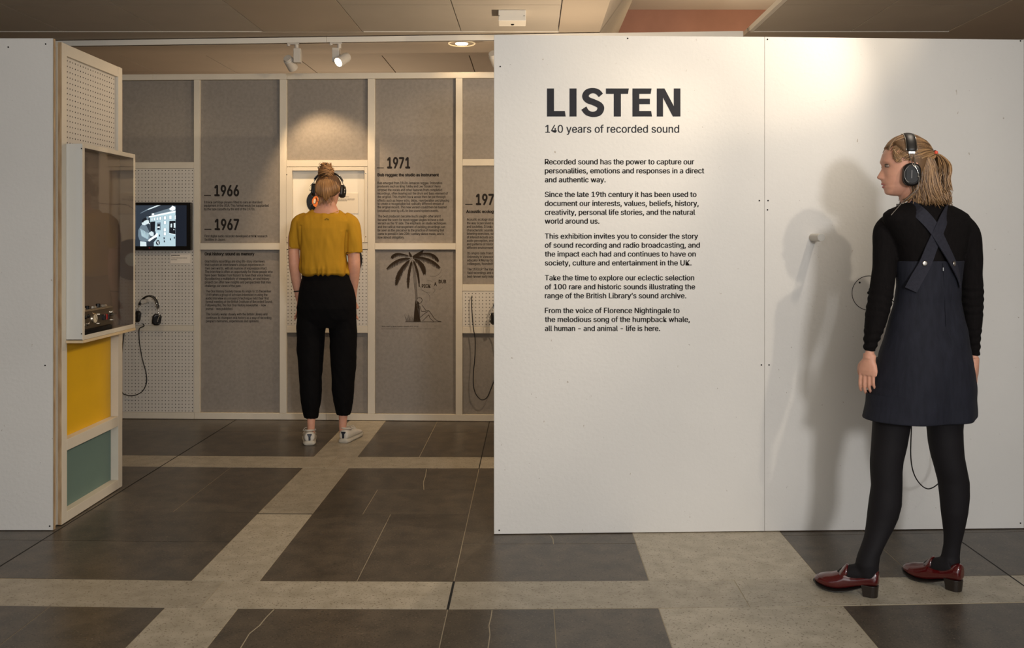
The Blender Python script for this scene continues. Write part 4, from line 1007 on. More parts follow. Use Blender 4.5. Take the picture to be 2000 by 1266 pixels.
# pinafore
M_den = mat('dark_denim', (36, 37, 46), .8, nscale=70, namt=.30, bump=.4, bscale=420, spec=.2, stretch=(1, 1, .18), detail=6)
M_den2 = mat('denim_strap', (46, 46, 55), .8, nscale=90, namt=.25, bump=.4, bscale=420, spec=.2)
DR = [(509, 1750, 1882, .105, .103), (530, 1749, 1879, .10, .100), (560, 1749, 1876, .093, .098), (588, 1745, 1876, .095, .10), (626, 1735, 1884, .105, .115), (660, 1725, 1891, .115, .13), (690, 1716, 1897, .125, .142), (725, 1708, 1905, .133, .15), (753, 1701, 1910, .14, .152), (790, 1690, 1914, .145, .152), (816, 1682, 1915.5, .147, .152)]
DRt = [(509, 1762, 1870, .085, .085)]
g = G(); base = tor(DRt, 0, 96, .97)+tor(DR, 0, 96, .97)
# finer rings and gentle flare folds
rings = []
for i in range(len(base)-1):
    for k in range(5):
        t = k/5; rings.append([a.lerp(b, t) for a, b in zip(base[i], base[i+1])])
rings.append(base[-1])
inner = [[c+(Vector((p.x, p.y, p.z))-c)*.95 for p in base[-1]] for c in [sum(base[-1], Vector())/96]][0]
rings.append(inner); rings.append([c+(p-c)*.93+Vector((0, 0, .10)) for c in [sum(base[-1], Vector())/96] for p in base[-1]])
out = []
for i, r in enumerate(rings):
    c = sum(r, Vector())/96; rr = []
    for j, p in enumerate(r):
        q = (p-c); q.z = 0; d = q.normalized(); k = max(0, min(1, (1.02-p.z)/.45))
        a = .011*k*math.sin(j/96*2*PI*5+.9+1.2*math.sin(j*.13))+.003*mnoise.noise(Vector((p.x*14, p.y*10, p.z*10)))+.0045*mnoise.noise(Vector((p.x*9+p.z*9, 5, p.z*13-p.x*6)))
        rr.append(p+d*(a if i > 4 else 0))
    out.append(rr)
g.loft(out, cap=False)
# close the top with a cap under the knit
me = mesh_of(g); fixn(me); dr = link('pinafore', me, M_den, person2, smooth=True)
s_ = dr.modifiers.new('sub', 'SUBSURF'); s_.levels = 1; s_.render_levels = 1
def surf(tab, px, row, off):
    T = sorted(tab, key=lambda t: t[0]); rs = [t[0] for t in T]
    v = [float(np.interp(row, rs, [t[i] for t in T])) for i in range(1, 5)]
    R_ = tor([(row, *v)], off, 240)[0]; best = None; d = D2
    for _ in range(3):
        X = (px-CX)*d/F; c = sorted([p for p in R_ if p.y < D2+.02], key=lambda p: abs(p.x-X))
        d = c[0].y if c else D2
    return Vector(((px-CX)*d/F, d, EYE-(row-HY)*D2/F))
def strap(pts, wd, label=None, start=None):
    P = []
    for px, row in pts: P.append(surf(SH if row < 505 else DR, px, row, .006 if row < 505 else .007))
    if start: P = start+P
    P = catmull(P, 6); g = G(); rings = []
    for i in range(len(P)):
        t = (P[min(i+1, len(P)-1)]-P[max(i-1, 0)]).normalized()
        c = Vector((1.54, D2, P[i].z)); nn = (P[i]-c); nn = (nn-t*nn.dot(t)).normalized(); b = t.cross(nn).normalized()
        h = wd/2; th = .0018
        rings.append([P[i]+b*h-nn*th*2, P[i]+b*h+nn*th, P[i]+b*h*.5+nn*th*1.1, P[i]-b*h*.5+nn*th*1.1, P[i]-b*h+nn*th, P[i]-b*h-nn*th*2])
    g.loft(rings); return obj('strap', g, M_den2, dr, smooth=False, bevel=.001)
zt = lambda px, row, d: W(px, row, d)
strap([(1796, 417), (1822, 444), (1843, 478), (1863, 514), (1872, 535), (1876, 554)], .046, start=[zt(1748, 420, 3.36+.14), zt(1756, 404, 3.46), zt(1772, 401.5, 3.40)])
strap([(1846, 424), (1836, 447), (1820, 482), (1807, 514), (1792, 540), (1779, 564)], .046, start=[zt(1856, 420, 3.50), zt(1855, 403.5, 3.46), zt(1852, 405, 3.40)])
for px, row in ((1806.5, 513), (1864, 513.5)):
    p = surf(DR, px, row, .013); g = G(); c = Vector((1.54, D2, p.z)); nn = (p-c).normalized()
    g.tube([p-nn*.003, p, p+nn*.002, p+nn*.0026], [.0095, .0098, .009, .006], 20); obj('button', g, mat('brushed_button', (190, 184, 176), .35, metal=1), dr, smooth=True)
p = surf(DR, 1842, 524, .004); g = G(); g.box(tuple(p), (.003, .003, .012)); obj('zip_pull', g, M_chrome, dr)
g = G(); P = [surf(DR, 1842+(r-512)*.05, r, .0015)+Vector((0, 0, 0)) for r in range(512, 640, 8)]; g.tube(P, .0009, 5); obj('zip_seam', g, M_den, dr)
# tights
M_tig = mat('black_tights', (24, 21, 23), .75, nscale=200, namt=.15, spec=.25)
g = G(); limb(g, LEGL, 28); limb(g, LEGR, 28)
def fr(hx, hrow, ang):
    Yh = F*EYE/(hrow-HY); return Matrix.Translation(((hx-CX)*Yh/F, Yh, 0)) @ Matrix.Rotation(math.radians(ang), 4, 'Z')
ML = fr(1716, 1167, 60); MR = fr(1879, 1157, 37)
for M in (ML, MR): g.tube([M @ Vector(p) for p in ((0, .035, .095), (0, .055, .085), (0, .09, .078), (0, .12, .070), (0, .15, .05))], [.026, .030, .031, .029, .024], 16, flat=[.03, .034, .030, .024, .016])
link('tights', remesh(g, .0050, 5), M_tig, person2, smooth=True)
# loafers
M_red = mat('oxblood_leather', (80, 12, 14), .2, nscale=18, namt=.25, coat=.8, spec=.6); M_heel = mat('stacked_heel', (38, 30, 24), .4, nscale=50, namt=.3, stretch=(.2, .2, 4)); M_lsole = mat('loafer_sole', (30, 26, 22), .45)
def loafer(M):
    g = G(); shoe_part(g, M, [(-.002, .030, .052, .098, 0), (.004, .050, .044, .106, 0), (.018, .058, .041, .106, 0), (.045, .060, .038, .092, 0), (.075, .060, .030, .082, 0), (.10, .064, .021, .082, 0), (.122, .072, .014, .088, 0), (.145, .080, .009, .074, 0), (.17, .084, .008, .064, 0), (.195, .080, .012, .058, 0), (.215, .066, .018, .050, 0), (.228, .045, .024, .042, 0), (.234, .022, .028, .036, 0)], 32)
    up = link('loafer', remesh(g, .0035, 3), M_red, person2, smooth=True, label='glossy dark red loafer with a dark block heel')
    g = G(); shoe_part(g, M, [(.050, .050, .032, .038, 0), (.075, .056, .022, .029, 0), (.10, .062, .012, .020, 0), (.125, .070, .004, .014, 0), (.15, .082, .000, .010, 0), (.175, .087, .001, .010, 0), (.20, .082, .006, .014, 0), (.22, .066, .012, .021, 0), (.236, .03, .021, .029, 0)], 32, .5); obj('sole', g, M_lsole, up, smooth=True)
    g = G(); rings = []
    for z, a, b, w_ in ((0, .003, .053, .050), (.02, .001, .055, .053), (.044, -.001, .060, .056)):
        rings.append([M @ Vector((x*w_/.056*1.0, y, z)) for x, y in [(.028*math.cos(t), (a+.022)-.022*math.sin(t)) for t in [PI*i/12 for i in range(13)]]+[(-.027, b), (.027, b)]])
    g.loft(rings); obj('heel', g, M_heel, up, bevel=.0015)
    g = G(); g.loft([[M @ Vector((x, y, z)) for x, z in [(.030*math.cos(t), zz+ (.026+h)*math.sin(t)) for t in [PI*i/12 for i in range(13)]]+[(-.026, zz-.01), (.026, zz-.01)]] for y, zz, h in ((.108, .076, .003), (.116, .074, .006), (.121, .070, .004), (.138, .056, .000))]); obj('tongue', g, M_red, up, smooth=True)
    g = G(); g.tube(catmull([M @ Vector(p) for p in ((-.034, .138, .050), (-.038, .165, .042), (-.034, .195, .043), (-.018, .216, .046), (0, .222, .046), (.018, .216, .046), (.034, .195, .043), (.038, .165, .042), (.034, .138, .050))], 5), .0016, 6); obj('apron_seam', g, M_red, up, smooth=True)
loafer(ML); loafer(MR)
# hair
M_h2b = mat('fair_hair_base', (112, 82, 52), .55, nscale=60, namt=.45, stretch=(3, 3, .4)); M_h2 = vcol_mat('fair_hair', (74, 52, 33), (182, 142, 98), .36)
hair2 = hair_cap(HEAD2, .066, -.085, 'hair', M_h2b, person2, .009)
def hc(cx, cy, x=0.0): return Vector((x, (545-cx)*.000279, (600-cy)*.000279))
T2 = hc(912, 432); cur = []
E2 = Vector((.083, .100, .112)); C2 = Vector((0, -.004, .004)); t2 = T2-C2; t2 = Vector((t2.x/E2.x, t2.y/E2.y, t2.z/E2.z)).normalized()
for i in range(900):
    az = RNG.uniform(-PI*.80, PI*.80); a_ = abs(az)
    zz = .60 if a_ < .5 else (.60-(a_-.5)*.62 if a_ < 1.3 else .10)
    zz = min(.93, zz+abs(RNG.normal(0, .14))) if RNG.uniform() < .75 else RNG.uniform(max(0, zz), .95)
    q = math.sqrt(max(.03, 1-zz*zz)); d0 = Vector((math.sin(az)*q, math.cos(az)*q, zz)); P = []; o_ = RNG.uniform(0, .004)
    for t in np.linspace(0, 1, 9):
        d = d0.slerp(t2, float(t)); s_ = -.0015+o_*math.sin(PI*t)+.007*math.sin(PI*min(1, t*1.15))*(1 if d.z > 0 else .5)+.003*mnoise.noise(Vector((d0.x*5, d0.z*5, t*2)))
        P.append(HEAD2 @ on_scalp(d, C2, E2, s_))
    cur.append((catmull(P, 2), RNG.uniform(.0009, .0018)))
for i in range(40):   # soft tuft over the forehead
    x = RNG.uniform(-.05, .05); P = [hc(300+RNG.uniform(-8, 10), 352+abs(x)*800, x), hc(330, 300+abs(x)*300, x*.98), hc(400, 225, x*.92), hc(500, 190, x*.8)]
    cur.append((catmull([HEAD2 @ p for p in P], 4), RNG.uniform(.0009, .0017)))
for i in range(120):   # temple hair in front of the ear cup
    sx = -1 if i % 3 else 1; P = [hc(345+RNG.uniform(-12, 30), 380+RNG.uniform(0, 140), sx*(.064+RNG.uniform(0, .006))), hc(385+RNG.uniform(-10, 30), 440+RNG.uniform(0, 110), sx*.074), hc(440, 500+RNG.uniform(-30, 60), sx*.080)]
    cur.append((catmull([HEAD2 @ p for p in P], 4), RNG.uniform(.0008, .0015)))
strands('hair_strands', cur, 0, M_h2, hair2, 5)
g = G(); g.loft([sring(0, y, z, rx, ry, ry2, 0, 32) for z, y, rx, ry, ry2 in ((.035, -.062, .040, .02, .03), (.0, -.062, .062, .035, .036), (-.04, -.064, .068, .045, .055), (-.08, -.070, .070, .064, .070), (-.115, -.072, .070, .066, .078), (-.130, -.072, .058, .050, .065))]); g.v = [tuple(HEAD2 @ Vector(v)) for v in g.v]
link('loose_hair', remesh(g, .006, 4), M_h2b, hair2, smooth=True)
cur = []
for i in range(1000):   # loose shoulder-length hair
    a = RNG.uniform(-PI, PI); side = math.sin(a); fb = math.cos(a)       # around the neck
    if fb > .97: continue
    lay = RNG.uniform(.75, 1.06)
    x1 = .072*side*lay; y1 = -.070+.074*fb*lay if fb > 0 else -.070+.082*fb*lay
    ph = RNG.uniform(0, 6.28); wv = RNG.uniform(.003, .011); g1 = mnoise.noise(Vector((side*2.2, fb*2.2, 3)))*.014
    zend = -.136+RNG.normal(0, .007)-.008*abs(side)
    top = Vector((.070*side, -.050+.042*fb, .02+RNG.uniform(-.03, .03)))
    P = [top]
    for t in (.2, .4, .6, .8, 1.0):
        x = top.x+(x1-top.x)*t; y = top.y+(y1-top.y)*math.sin(t*PI/2); z = top.z+(zend-top.z)*t
        wob = wv*math.sin(ph*.25+t*6.5+side*3)+g1*t
        fl = .018*max(0, t-.75)*4*RNG.uniform(0, 1)
        P.append(Vector((x*(1+wob*4), y+wob-fl*(1 if fb < 0 else -.2), z)))
    cur.append((catmull([HEAD2 @ p for p in P], 3), RNG.uniform(.0011, .0021)))
for i in range(60):   # forward flicks under the jaw
    x = -RNG.uniform(.045, .075); P = [hc(640, 720, x), hc(650+RNG.uniform(-20, 20), 880, x*1.02), hc(590+RNG.uniform(-20, 30), 1000, x), hc(500+RNG.uniform(-30, 60), 1080+RNG.uniform(-30, 20), x*.9)]
    cur.append((catmull([HEAD2 @ p for p in P], 4), RNG.uniform(.0009, .0016)))
strands('loose_strands', cur, 0, M_h2, hair2, 5)
cur = []
for i in range(700):   # short ponytail
    u = RNG.normal(0, .5); l = RNG.uniform(-1, 1); e = RNG.uniform(0, 1); ph = RNG.uniform(0, 6.28); wb = RNG.uniform(4, 16)
    P = [T2+Vector((.004*u, .002, .004*l)), hc(962+l*22, 462-l*10, .018*u), hc(1012+l*72, 560+e*10, .032*u), hc(1020+l*78+wb*math.sin(ph), 680, .040*u), hc(1000+l*80-wb*math.sin(ph), 790, .042*u), hc(1005+l*95+wb, 880+e*110, .046*u)]
    cur.append((catmull([HEAD2 @ p for p in P], 3), RNG.uniform(.0011, .0020)))
strands('ponytail', cur, 0, M_h2, hair2, 5)
g = G(); g.loft([sring(0, y, z, rx, ry, ry, 0, 20) for z, y, rx, ry in ((.040, -.112, .008, .010), (.025, -.126, .022, .018), (0, -.138, .032, .022), (-.03, -.138, .034, .022), (-.06, -.130, .030, .024), (-.08, -.125, .02, .02))]); g.v = [tuple(HEAD2 @ Vector(v)) for v in g.v]
link('ponytail_core', remesh(g, .005, 3), M_h2b, hair2, smooth=True)
g = G(); g.tube([HEAD2 @ (T2+Vector((.011*math.cos(a), -.004+.003*math.cos(a), .011*math.sin(a)))) for a in [2*PI*i/16 for i in range(16)]], .0042, 8, closed=True); obj('hair_tie', g, M_blackp, hair2, smooth=True)
g = G(); g.ell((0, 0, 0), (.010, .008, .008), 10, 8); g.v = [tuple(HEAD2 @ (Vector(v)+T2+Vector((-.008, -.006, .004)))) for v in g.v]; obj('tie_bead', g, mat('coral_fabric', (226, 84, 58), .6), hair2, smooth=True)
# headphones
MH2 = Matrix.Translation(W(1768.5, 344, D2)) @ Matrix.Rotation(math.radians(79), 4, 'Z') @ Matrix.Rotation(math.radians(2), 4, 'X')
hp2 = headphones('headphones', 'black over-ear headphones worn by the person in the dark pinafore', MH2, .086, .160, cup_tilt=(-4, 4))
M_gc = mat('grey_cable', (120, 112, 104), .4)
g = G(); q = lambda cx, cy, x: HEAD2 @ hc(cx, cy, x)
g.tube(catmull([q(636, 760, -.108), q(632, 830, -.107), q(618, 930, -.105), q(560, 985, -.100), q(490, 1060, -.085), q(440, 1120, -.07), W(1745, 420, 3.30)+Vector((0, .02, 0))], 5), .0014, 6); obj('cable', g, M_gc, hp2, smooth=True)
g = G(); g.tube([q(508, 1090, -.088), q(450, 1125, -.080)], .0026, 8); obj('cable_joint', g, M_chrome, hp2, smooth=True)
g = G(); hx = Vector(Rflat(1697, 572, 0)); P = [hx+Vector((0, -.003, 0)), hx+Vector((.01, -.04, .002)), hx+Vector((.10, -.09, -.06)), W(1795, 700, 3.97), W(1846, 820, 3.95), W(1850, 910, 3.93), W(1836, 941, 3.92), W(1812, 955, 3.90), W(1790, 936, 3.88), W(1779.5, 900, 3.86), W(1780, 838, 3.84), W(1786, 720, 3.78), W(1790, 600, 3.70), W(1780, 500, 3.62), W(1757, 430, 3.56), W(1752, 402, 3.50), W(1753, 400, 3.42), q(440, 1120, -.07)]
g.tube(catmull(P, 8), .0026, 8); obj('cable', g, M_cable, hp2, smooth=True)
# ================================================================== objects on the back wall
def Bm(px, py, out): return Vector(Bflat(px, py, out))
FR = Matrix((Vector((uB[0], uB[1], 0)), Vector((-nB[0], -nB[1], 0)), Vector((0, 0, 1)))).transposed().to_4x4()   # x along the wall, y into it
mon = thing('monitor', 'flat black monitor showing a black and white picture of a person at a control panel', 'monitor', tuple(Bm(297, 488, .02)))
def mbox(x0, x1, y0, y1, d0, d1, name, m, parent, bevel=0, **k):
    g = G(); g.prism([(x0, y0), (x1, y0), (x1, y1), (x0, y1)], Bflat, d0, d1); return obj(name, g, m, parent, bevel=bevel, seg=1, **k)
mbox(217, 377, 396, 488.5, .006, .040, 'bezel', mat('monitor_black', (12, 11, 12), .3), mon, .002)
mbox(250, 345, 420, 470, -.002, .0055, 'wall_bracket', M_blackp, mon)
scr = mbox(226, 368.5, 401.3, 480.8, .0395, .0405, 'screen', mat('screen_dark', (30, 37, 50), .3, emit=.55), mon)
def cM(x, y): return (260+x/9.742, 390+y/9.742)
def em(name, c, e=.9): return mat(name, c, .5, emit=e)
E_bg, E_hi, E_md, E_dk, E_lt, E_gr = em('pic_background', (44, 54, 66)), em('pic_white', (232, 246, 250), 1.0), em('pic_panel', (172, 200, 212)), em('pic_black', (20, 24, 32)), em('pic_light', (205, 224, 232)), em('pic_grey', (104, 122, 136))
pl = [0.0410]
def shp(P, m, name='picture_area'):
    g = G(); pl[0] += .00006; g.add([Bflat(*cM(x, y), pl[0]) for x, y in P], [tuple(range(len(P)))]); g.f = [g.f[0]]; return obj(name, g, m, scr, fix=False)
shp([(-185, 112), (850, 112), (850, 885), (-185, 885)], E_bg)
shp([(-60, 330), (60, 112), (90, 112), (60, 160), (-40, 400)], E_lt)
shp([(180, 262), (320, 180), (500, 112), (570, 112), (330, 200), (190, 266)], E_gr); shp([(320, 185), (500, 112), (565, 112), (330, 200)], E_lt)
shp([(440, 260), (850, 130), (850, 215), (440, 300)], E_gr)
shp([(345, 320), (850, 215), (850, 885), (440, 885), (440, 810), (500, 740), (470, 600), (370, 600), (370, 340)], E_md)
shp([(345, 320), (850, 212), (850, 245), (345, 345)], E_hi); shp([(400, 270), (445, 262), (448, 292), (402, 300)], E_hi)
shp([(730, 180), (775, 140), (790, 118), (845, 145), (848, 190), (800, 215), (750, 205)], E_hi)
shp([(372, 425), (468, 415), (462, 600), (372, 600)], E_dk)
for x, y, w_, h_ in ((405, 380, 18, 44), (452, 372, 20, 46), (505, 366, 26, 50), (565, 360, 34, 54), (650, 350, 40, 60), (755, 340, 46, 66), (650, 440, 40, 54), (648, 575, 40, 60), (648, 652, 40, 52), (845, 340, 16, 70)):
    shp([(x-w_/2-5, y-h_/2-5), (x+w_/2+5, y-h_/2-7), (x+w_/2+5, y+h_/2+5), (x-w_/2-5, y+h_/2+5)], E_gr); shp([(x-w_/2, y-h_/2), (x+w_/2, y-h_/2-2), (x+w_/2, y+h_/2), (x-w_/2, y+h_/2)], E_hi)
shp([(498, 440), (572, 432), (572, 585), (498, 580)], E_gr); shp([(512, 470), (558, 465), (556, 510), (512, 512)], E_dk); shp([(508, 515), (555, 512), (555, 535), (508, 536)], E_hi); shp([(516, 540), (548, 540), (548, 570), (516, 570)], E_dk)
shp([(735, 410), (850, 405), (850, 665), (730, 635)], E_dk); shp([(760, 460), (788, 458), (786, 530), (758, 528)], E_lt); shp([(818, 450), (850, 448), (850, 535), (820, 535)], E_lt); shp([(812, 562), (832, 562), (832, 582), (812, 582)], E_lt)
shp([(730, 636), (850, 662), (850, 672), (730, 646)], E_hi)
for x, y, r in ((520, 818, 44),): shp([(x+r*.85*math.cos(a), y+r*1.1*math.sin(a)) for a in [2*PI*i/20 for i in range(20)]], E_dk); shp([(x-4+10*math.cos(a), y+12*math.sin(a)) for a in [2*PI*i/10 for i in range(10)]], E_hi); shp([(x-24, y-28), (x-6, y-32), (x-8, y-14), (x-24, y-10)], E_lt); shp([(x+6, y-24), (x+26, y-18), (x+22, y-2), (x+6, y-6)], E_lt); shp([(x-4, y+16), (x+20, y+12), (x+16, y+32), (x, y+34)], E_lt)
for x, y in ((548, 685), (636, 735), (640, 795), (758, 755), (832, 725)): shp([(x-9, y-20), (x+9, y-20), (x+12, y+18), (x-8, y+18)], E_dk)
# the operator in the picture: shirt, head, arm, hands, trousers
shp([(195, 500), (230, 470), (300, 490), (340, 570), (370, 640), (380, 710), (350, 790), (260, 800), (175, 775), (145, 690), (150, 580)], E_gr)
for i in range(7): shp([(190+i*24, 560+i*14), (204+i*24, 556+i*14), (230+i*18, 690+i*10), (214+i*18, 700+i*10)], E_md)
shp([(215, 450), (235, 405), (275, 385), (300, 380), (345, 395), (352, 430), (335, 462), (300, 475), (270, 490), (222, 480)], E_lt)
shp([(215, 430), (222, 388), (262, 352), (300, 345), (330, 362), (345, 385), (300, 392), (262, 410), (238, 440)], E_dk); shp([(300, 330), (330, 320), (345, 345), (340, 380), (312, 380)], E_gr)
shp([(330, 425), (370, 462), (362, 470), (326, 436)], E_hi)
shp([(345, 640), (400, 600), (440, 630), (440, 690), (400, 700), (372, 680)], E_lt); shp([(335, 785), (350, 755), (460, 680), (500, 635), (524, 650), (505, 705), (440, 740), (360, 797)], E_hi)
shp([(185, 790), (300, 808), (305, 885), (185, 885)], E_lt)
g = G(); g.prism([(345+i_, j_) for i_, j_ in ()] or [(cM(355+13*math.cos(a), 918+13*math.sin(a))) for a in [2*PI*i/12 for i in range(12)]], Bflat, .0395, .0408); obj('maker_mark', g, mat('red_mark', (150, 30, 40), .5), mon)
g = G(); a = cM(382, 926); b = cM(410, 926); textline(g, 'LG', Bflat, a[0], b[0], a[1], 1.7, .02, .0405); obj('maker_lettering', g, mat('grey_mark', (120, 116, 112), .5), mon, fix=False)
def bars(g, x0, x1, y, h, fn, dep):
    x = x0
    while x < x1-.6:
        w_ = min(RNG.uniform(1.2, 3.6), x1-x); g.prism([(x, y-h/2), (x+w_, y-h/2), (x+w_, y+h/2), (x, y+h/2)], fn, dep, dep+.0004); x += w_+.5
c1 = thing('caption_card', 'small pale caption card on the pegboard just below the monitor', 'card', tuple(Bm(352, 515, 0)), )
cb = mbox(333, 371.5, 494.6, 514.8, -.0025, .0012, 'card', mat('white_card', (232, 222, 208), .7), c1); cb.name = 'card_board'
g = G(); bars(g, 334.5, 352.5, 499, 1.5, Bflat, .0012); bars(g, 334.5, 336.8, 501.6, .5, Bflat, .0012); bars(g, 334.5, 365.5, 504, .9, Bflat, .0012); bars(g, 334.5, 346, 507.2, .8, Bflat, .0012); obj('print', g, M_ink2, c1)
c2 = thing('caption_card', 'cream caption card inside the lit niche, beside the small record', 'card', tuple(Bm(675, 417, -.03)))
mbox(652, 697.5, 377, 417, -D+.006, -D+.010, 'card_board', mat('cream_card', (226, 216, 198), .7), c2)
g = G(); fnN = lambda a, b, o_: Bflat(a, b, -D+.0098+o_); bars(g, 656, 679.5, 384.5, .8, fnN, 0); bars(g, 656, 691.5, 388.6, .8, fnN, 0); bars(g, 656, 691, 390.4, .8, fnN, 0); bars(g, 656, 676, 392.2, .8, fnN, 0); obj('print', g, M_ink2, c2)
# records
M_vinyl = mat('black_vinyl', (16, 15, 15), .28); M_or = mat('orange_label', (236, 130, 62), .6); M_blu = mat('pale_blue_label', (188, 214, 226), .6); M_wht = mat('label_white', (235, 228, 212), .6)
def record(name, label, px, py, R, rl, out, ml, grp=None):
    t = thing(name, label, 'record', tuple(Bm(px, py, out)), grp)
    c = Bm(px, py, out); ux = Vector((uB[0], uB[1], 0)); nn = Vector((nB[0], nB[1], 0)); P = lambda r, a, o_: c+ux*(r*math.cos(a))+Vector((0, 0, r*math.sin(a)))+nn*o_
    g = G(); A = [2*PI*i/64 for i in range(64)]; prof = [(.003, 0), (R-.0015, 0), (R, .0006), (R-.001, .0013)]
    k = R-.004
    while k > rl+.004: prof += [(k, .0013), (k-.0015, .0011)]; k -= .003
    prof += [(rl, .0013), (.003, .0013)]
    g.loft([[P(r, a, o_) for a in A] for r, o_ in prof], True); obj('disc', g, M_vinyl, t, smooth=False)
    g = G(); g.loft([[P(r, a, o_) for a in A] for r, o_ in ((.0036, .0014), (rl, .0014), (rl, .0018), (.0036, .0018))], False, True); obj('label', g, ml, t)
    return t, P
r1, P_ = record('record', 'small black record with an orange label at the left of the lit niche', 619.5, 393.5, .0875, .046, -D+.010, M_or)
g = G()
for a0 in (20, 140, 260):
    A = [math.radians(a0+i*7) for i in range(11)]; g.add([P_(.020, a, .0020) for a in A]+[P_(.034, a, .0020) for a in A], [(i, i+1, 12+i, 11+i) for i in range(10)])
obj('label_print', g, M_wht, r1, fix=False)
r2, P_ = record('record', 'large black record with a pale blue label hung below the lit niche', 668, 507, .152, .050, .004, M_blu)
# hook and headphones on the left pegboard
def hook(label, pos, nn, L, r):
    t = thing('headphone_hook', label, 'hook', tuple(pos)); nn = Vector((nn[0], nn[1], 0)); pos = Vector(pos)
    g = G(); g.tube([pos, pos+nn*(L-.003)], r, 32); obj('peg', g, mat('peg_grey', (200, 194, 184), .55), t, smooth=False, bevel=.0012)
    g = G(); g.tube([pos+nn*(L-.0026), pos+nn*L], r*.95, 32); obj('end_cap', g, mat('peg_cap', (184, 180, 172), .5), t)
    return t
hook('short pale peg on the left pegboard, holding up headphones', Bm(287.5, 588, 0), nB, .075, .0165)
hook('pale grey peg sticking out of the white front wall, left of the pinafore wearer', Rflat(1587, 464, 0), nR, .108, .0175)
hook('pale peg on the right pegboard, mostly hidden by the front wall', Bm(985, 581, 0), nB, .075, .0165)
MH3 = Matrix.Translation(Bm(293.5, 620, .055)) @ FR @ Matrix.Rotation(math.radians(9), 4, 'Y')
hp3 = headphones('headphones', 'black headphones hanging on the left pegboard under the monitor', MH3, .072, .166, cup_tilt=(62, -58))
g = G(); g.tube(catmull([Bm(285, 631, .05), Bm(286, 636, .04), Bm(277, 640, .03), Bm(274, 648, .022), Bm(275, 672, .018), Bm(280, 700, .018), Bm(287.5, 728, .018), Bm(288, 748, .018), Bm(280, 764, .02), Bm(265, 771.5, .02), Bm(250, 771, .02), Bm(240, 762, .02), Bm(238, 720, .018), Bm(241, 680, .015), Bm(243, 655, .01), Bm(244, 645, .006)], 6), .0036, 8); obj('cable', g, M_cable, hp3, smooth=True)
MH4 = Matrix.Translation(Bm(986, 621, .055)) @ FR
hp4 = headphones('headphones', 'black headphones on the right pegboard, half hidden by the front wall', MH4, .082, .165, cup_tilt=(30, -30))
g = G(); g.tube(catmull([Bm(922, 578, .004), Bm(921.5, 584, .02), Bm(922, 605, .022), Bm(925, 640, .024), Bm(928.5, 663, .024), Bm(928, 695, .02), Bm(925, 730, .018), Bm(925.5, 755, .018), Bm(931, 771, .02), Bm(941, 780, .02), Bm(951, 776, .02), Bm(958, 762, .02), Bm(966, 740, .02), Bm(975, 700, .025), Bm(972, 650, .04), Bm(968, 634, .05)], 6), .0036, 8); obj('cable', g, M_cable, hp4, smooth=True)

# ================================================================== glazed case on the side bay with a tape recorder
XC = -2.036; CY0, CY1, CZ0, CZ1 = 4.232, 4.824, .869, 1.807
case = thing('display_case', 'shallow white display case with a clear acrylic front, fixed to the left side bay', 'display case', (XS, 4.53, CZ0))
def kb(y0, y1, z0, z1, x0, x1, name, m, parent=case, bevel=.0008, **k):
    g = G(); g.box(((x0+x1)/2, (y0+y1)/2, (z0+z1)/2), (abs(x1-x0), y1-y0, z1-z0)); return obj(name, g, m, parent, bevel=bevel, seg=1, **k)
M_acr = bpy.data.materials.new('clear_acrylic'); M_acr.use_nodes = True; nt = M_acr.node_tree; b = nt.nodes['Principled BSDF']
b.inputs['Roughness'].default_value = .04; b.inputs['IOR'].default_value = 1.49; b.inputs['Base Color'].default_value = (1, 1, 1, 1)
tr = nt.nodes.new('ShaderNodeBsdfTransparent'); gl = nt.nodes.new('ShaderNodeBsdfGlossy'); gl.inputs['Roughness'].default_value = .03
fz = nt.nodes.new('ShaderNodeFresnel'); fz.inputs['IOR'].default_value = 1.38; mx = nt.nodes.new('ShaderNodeMixShader')
ge = nt.nodes.new('ShaderNodeNewGeometry'); ml_ = nt.nodes.new('ShaderNodeMath'); ml_.operation = 'MULTIPLY'; sb_ = nt.nodes.new('ShaderNodeMath'); sb_.operation = 'SUBTRACT'; sb_.inputs[0].default_value = 1
nt.links.new(ge.outputs['Backfacing'], sb_.inputs[1]); nt.links.new(fz.outputs[0], ml_.inputs[0]); nt.links.new(sb_.outputs[0], ml_.inputs[1])
nt.links.new(ml_.outputs[0], mx.inputs[0]); nt.links.new(tr.outputs[0], mx.inputs[1]); nt.links.new(gl.outputs[0], mx.inputs[2]); nt.links.new(mx.outputs[0], nt.nodes['Material Output'].inputs['Surface'])
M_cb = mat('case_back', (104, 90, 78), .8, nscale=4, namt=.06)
M_cw = mat('case_white', (212, 210, 202), .5)
kb(CY0+.004, CY1-.004, CZ0+.014, CZ1-.014, XS+.001, XS+.006, 'back_panel', M_cb)
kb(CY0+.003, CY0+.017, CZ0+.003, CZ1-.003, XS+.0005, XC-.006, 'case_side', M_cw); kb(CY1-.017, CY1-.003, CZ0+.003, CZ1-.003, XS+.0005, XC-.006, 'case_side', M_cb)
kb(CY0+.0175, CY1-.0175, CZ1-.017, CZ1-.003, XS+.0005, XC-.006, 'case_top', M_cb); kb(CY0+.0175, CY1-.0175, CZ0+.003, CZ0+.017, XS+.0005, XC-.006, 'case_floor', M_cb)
kb(CY0, CY1, CZ0-.014, CZ0-.001, XS+.0005, XC-.002, 'base_board', mat('pale_plywood', (214, 190, 150), .6, nscale=30, namt=.15))
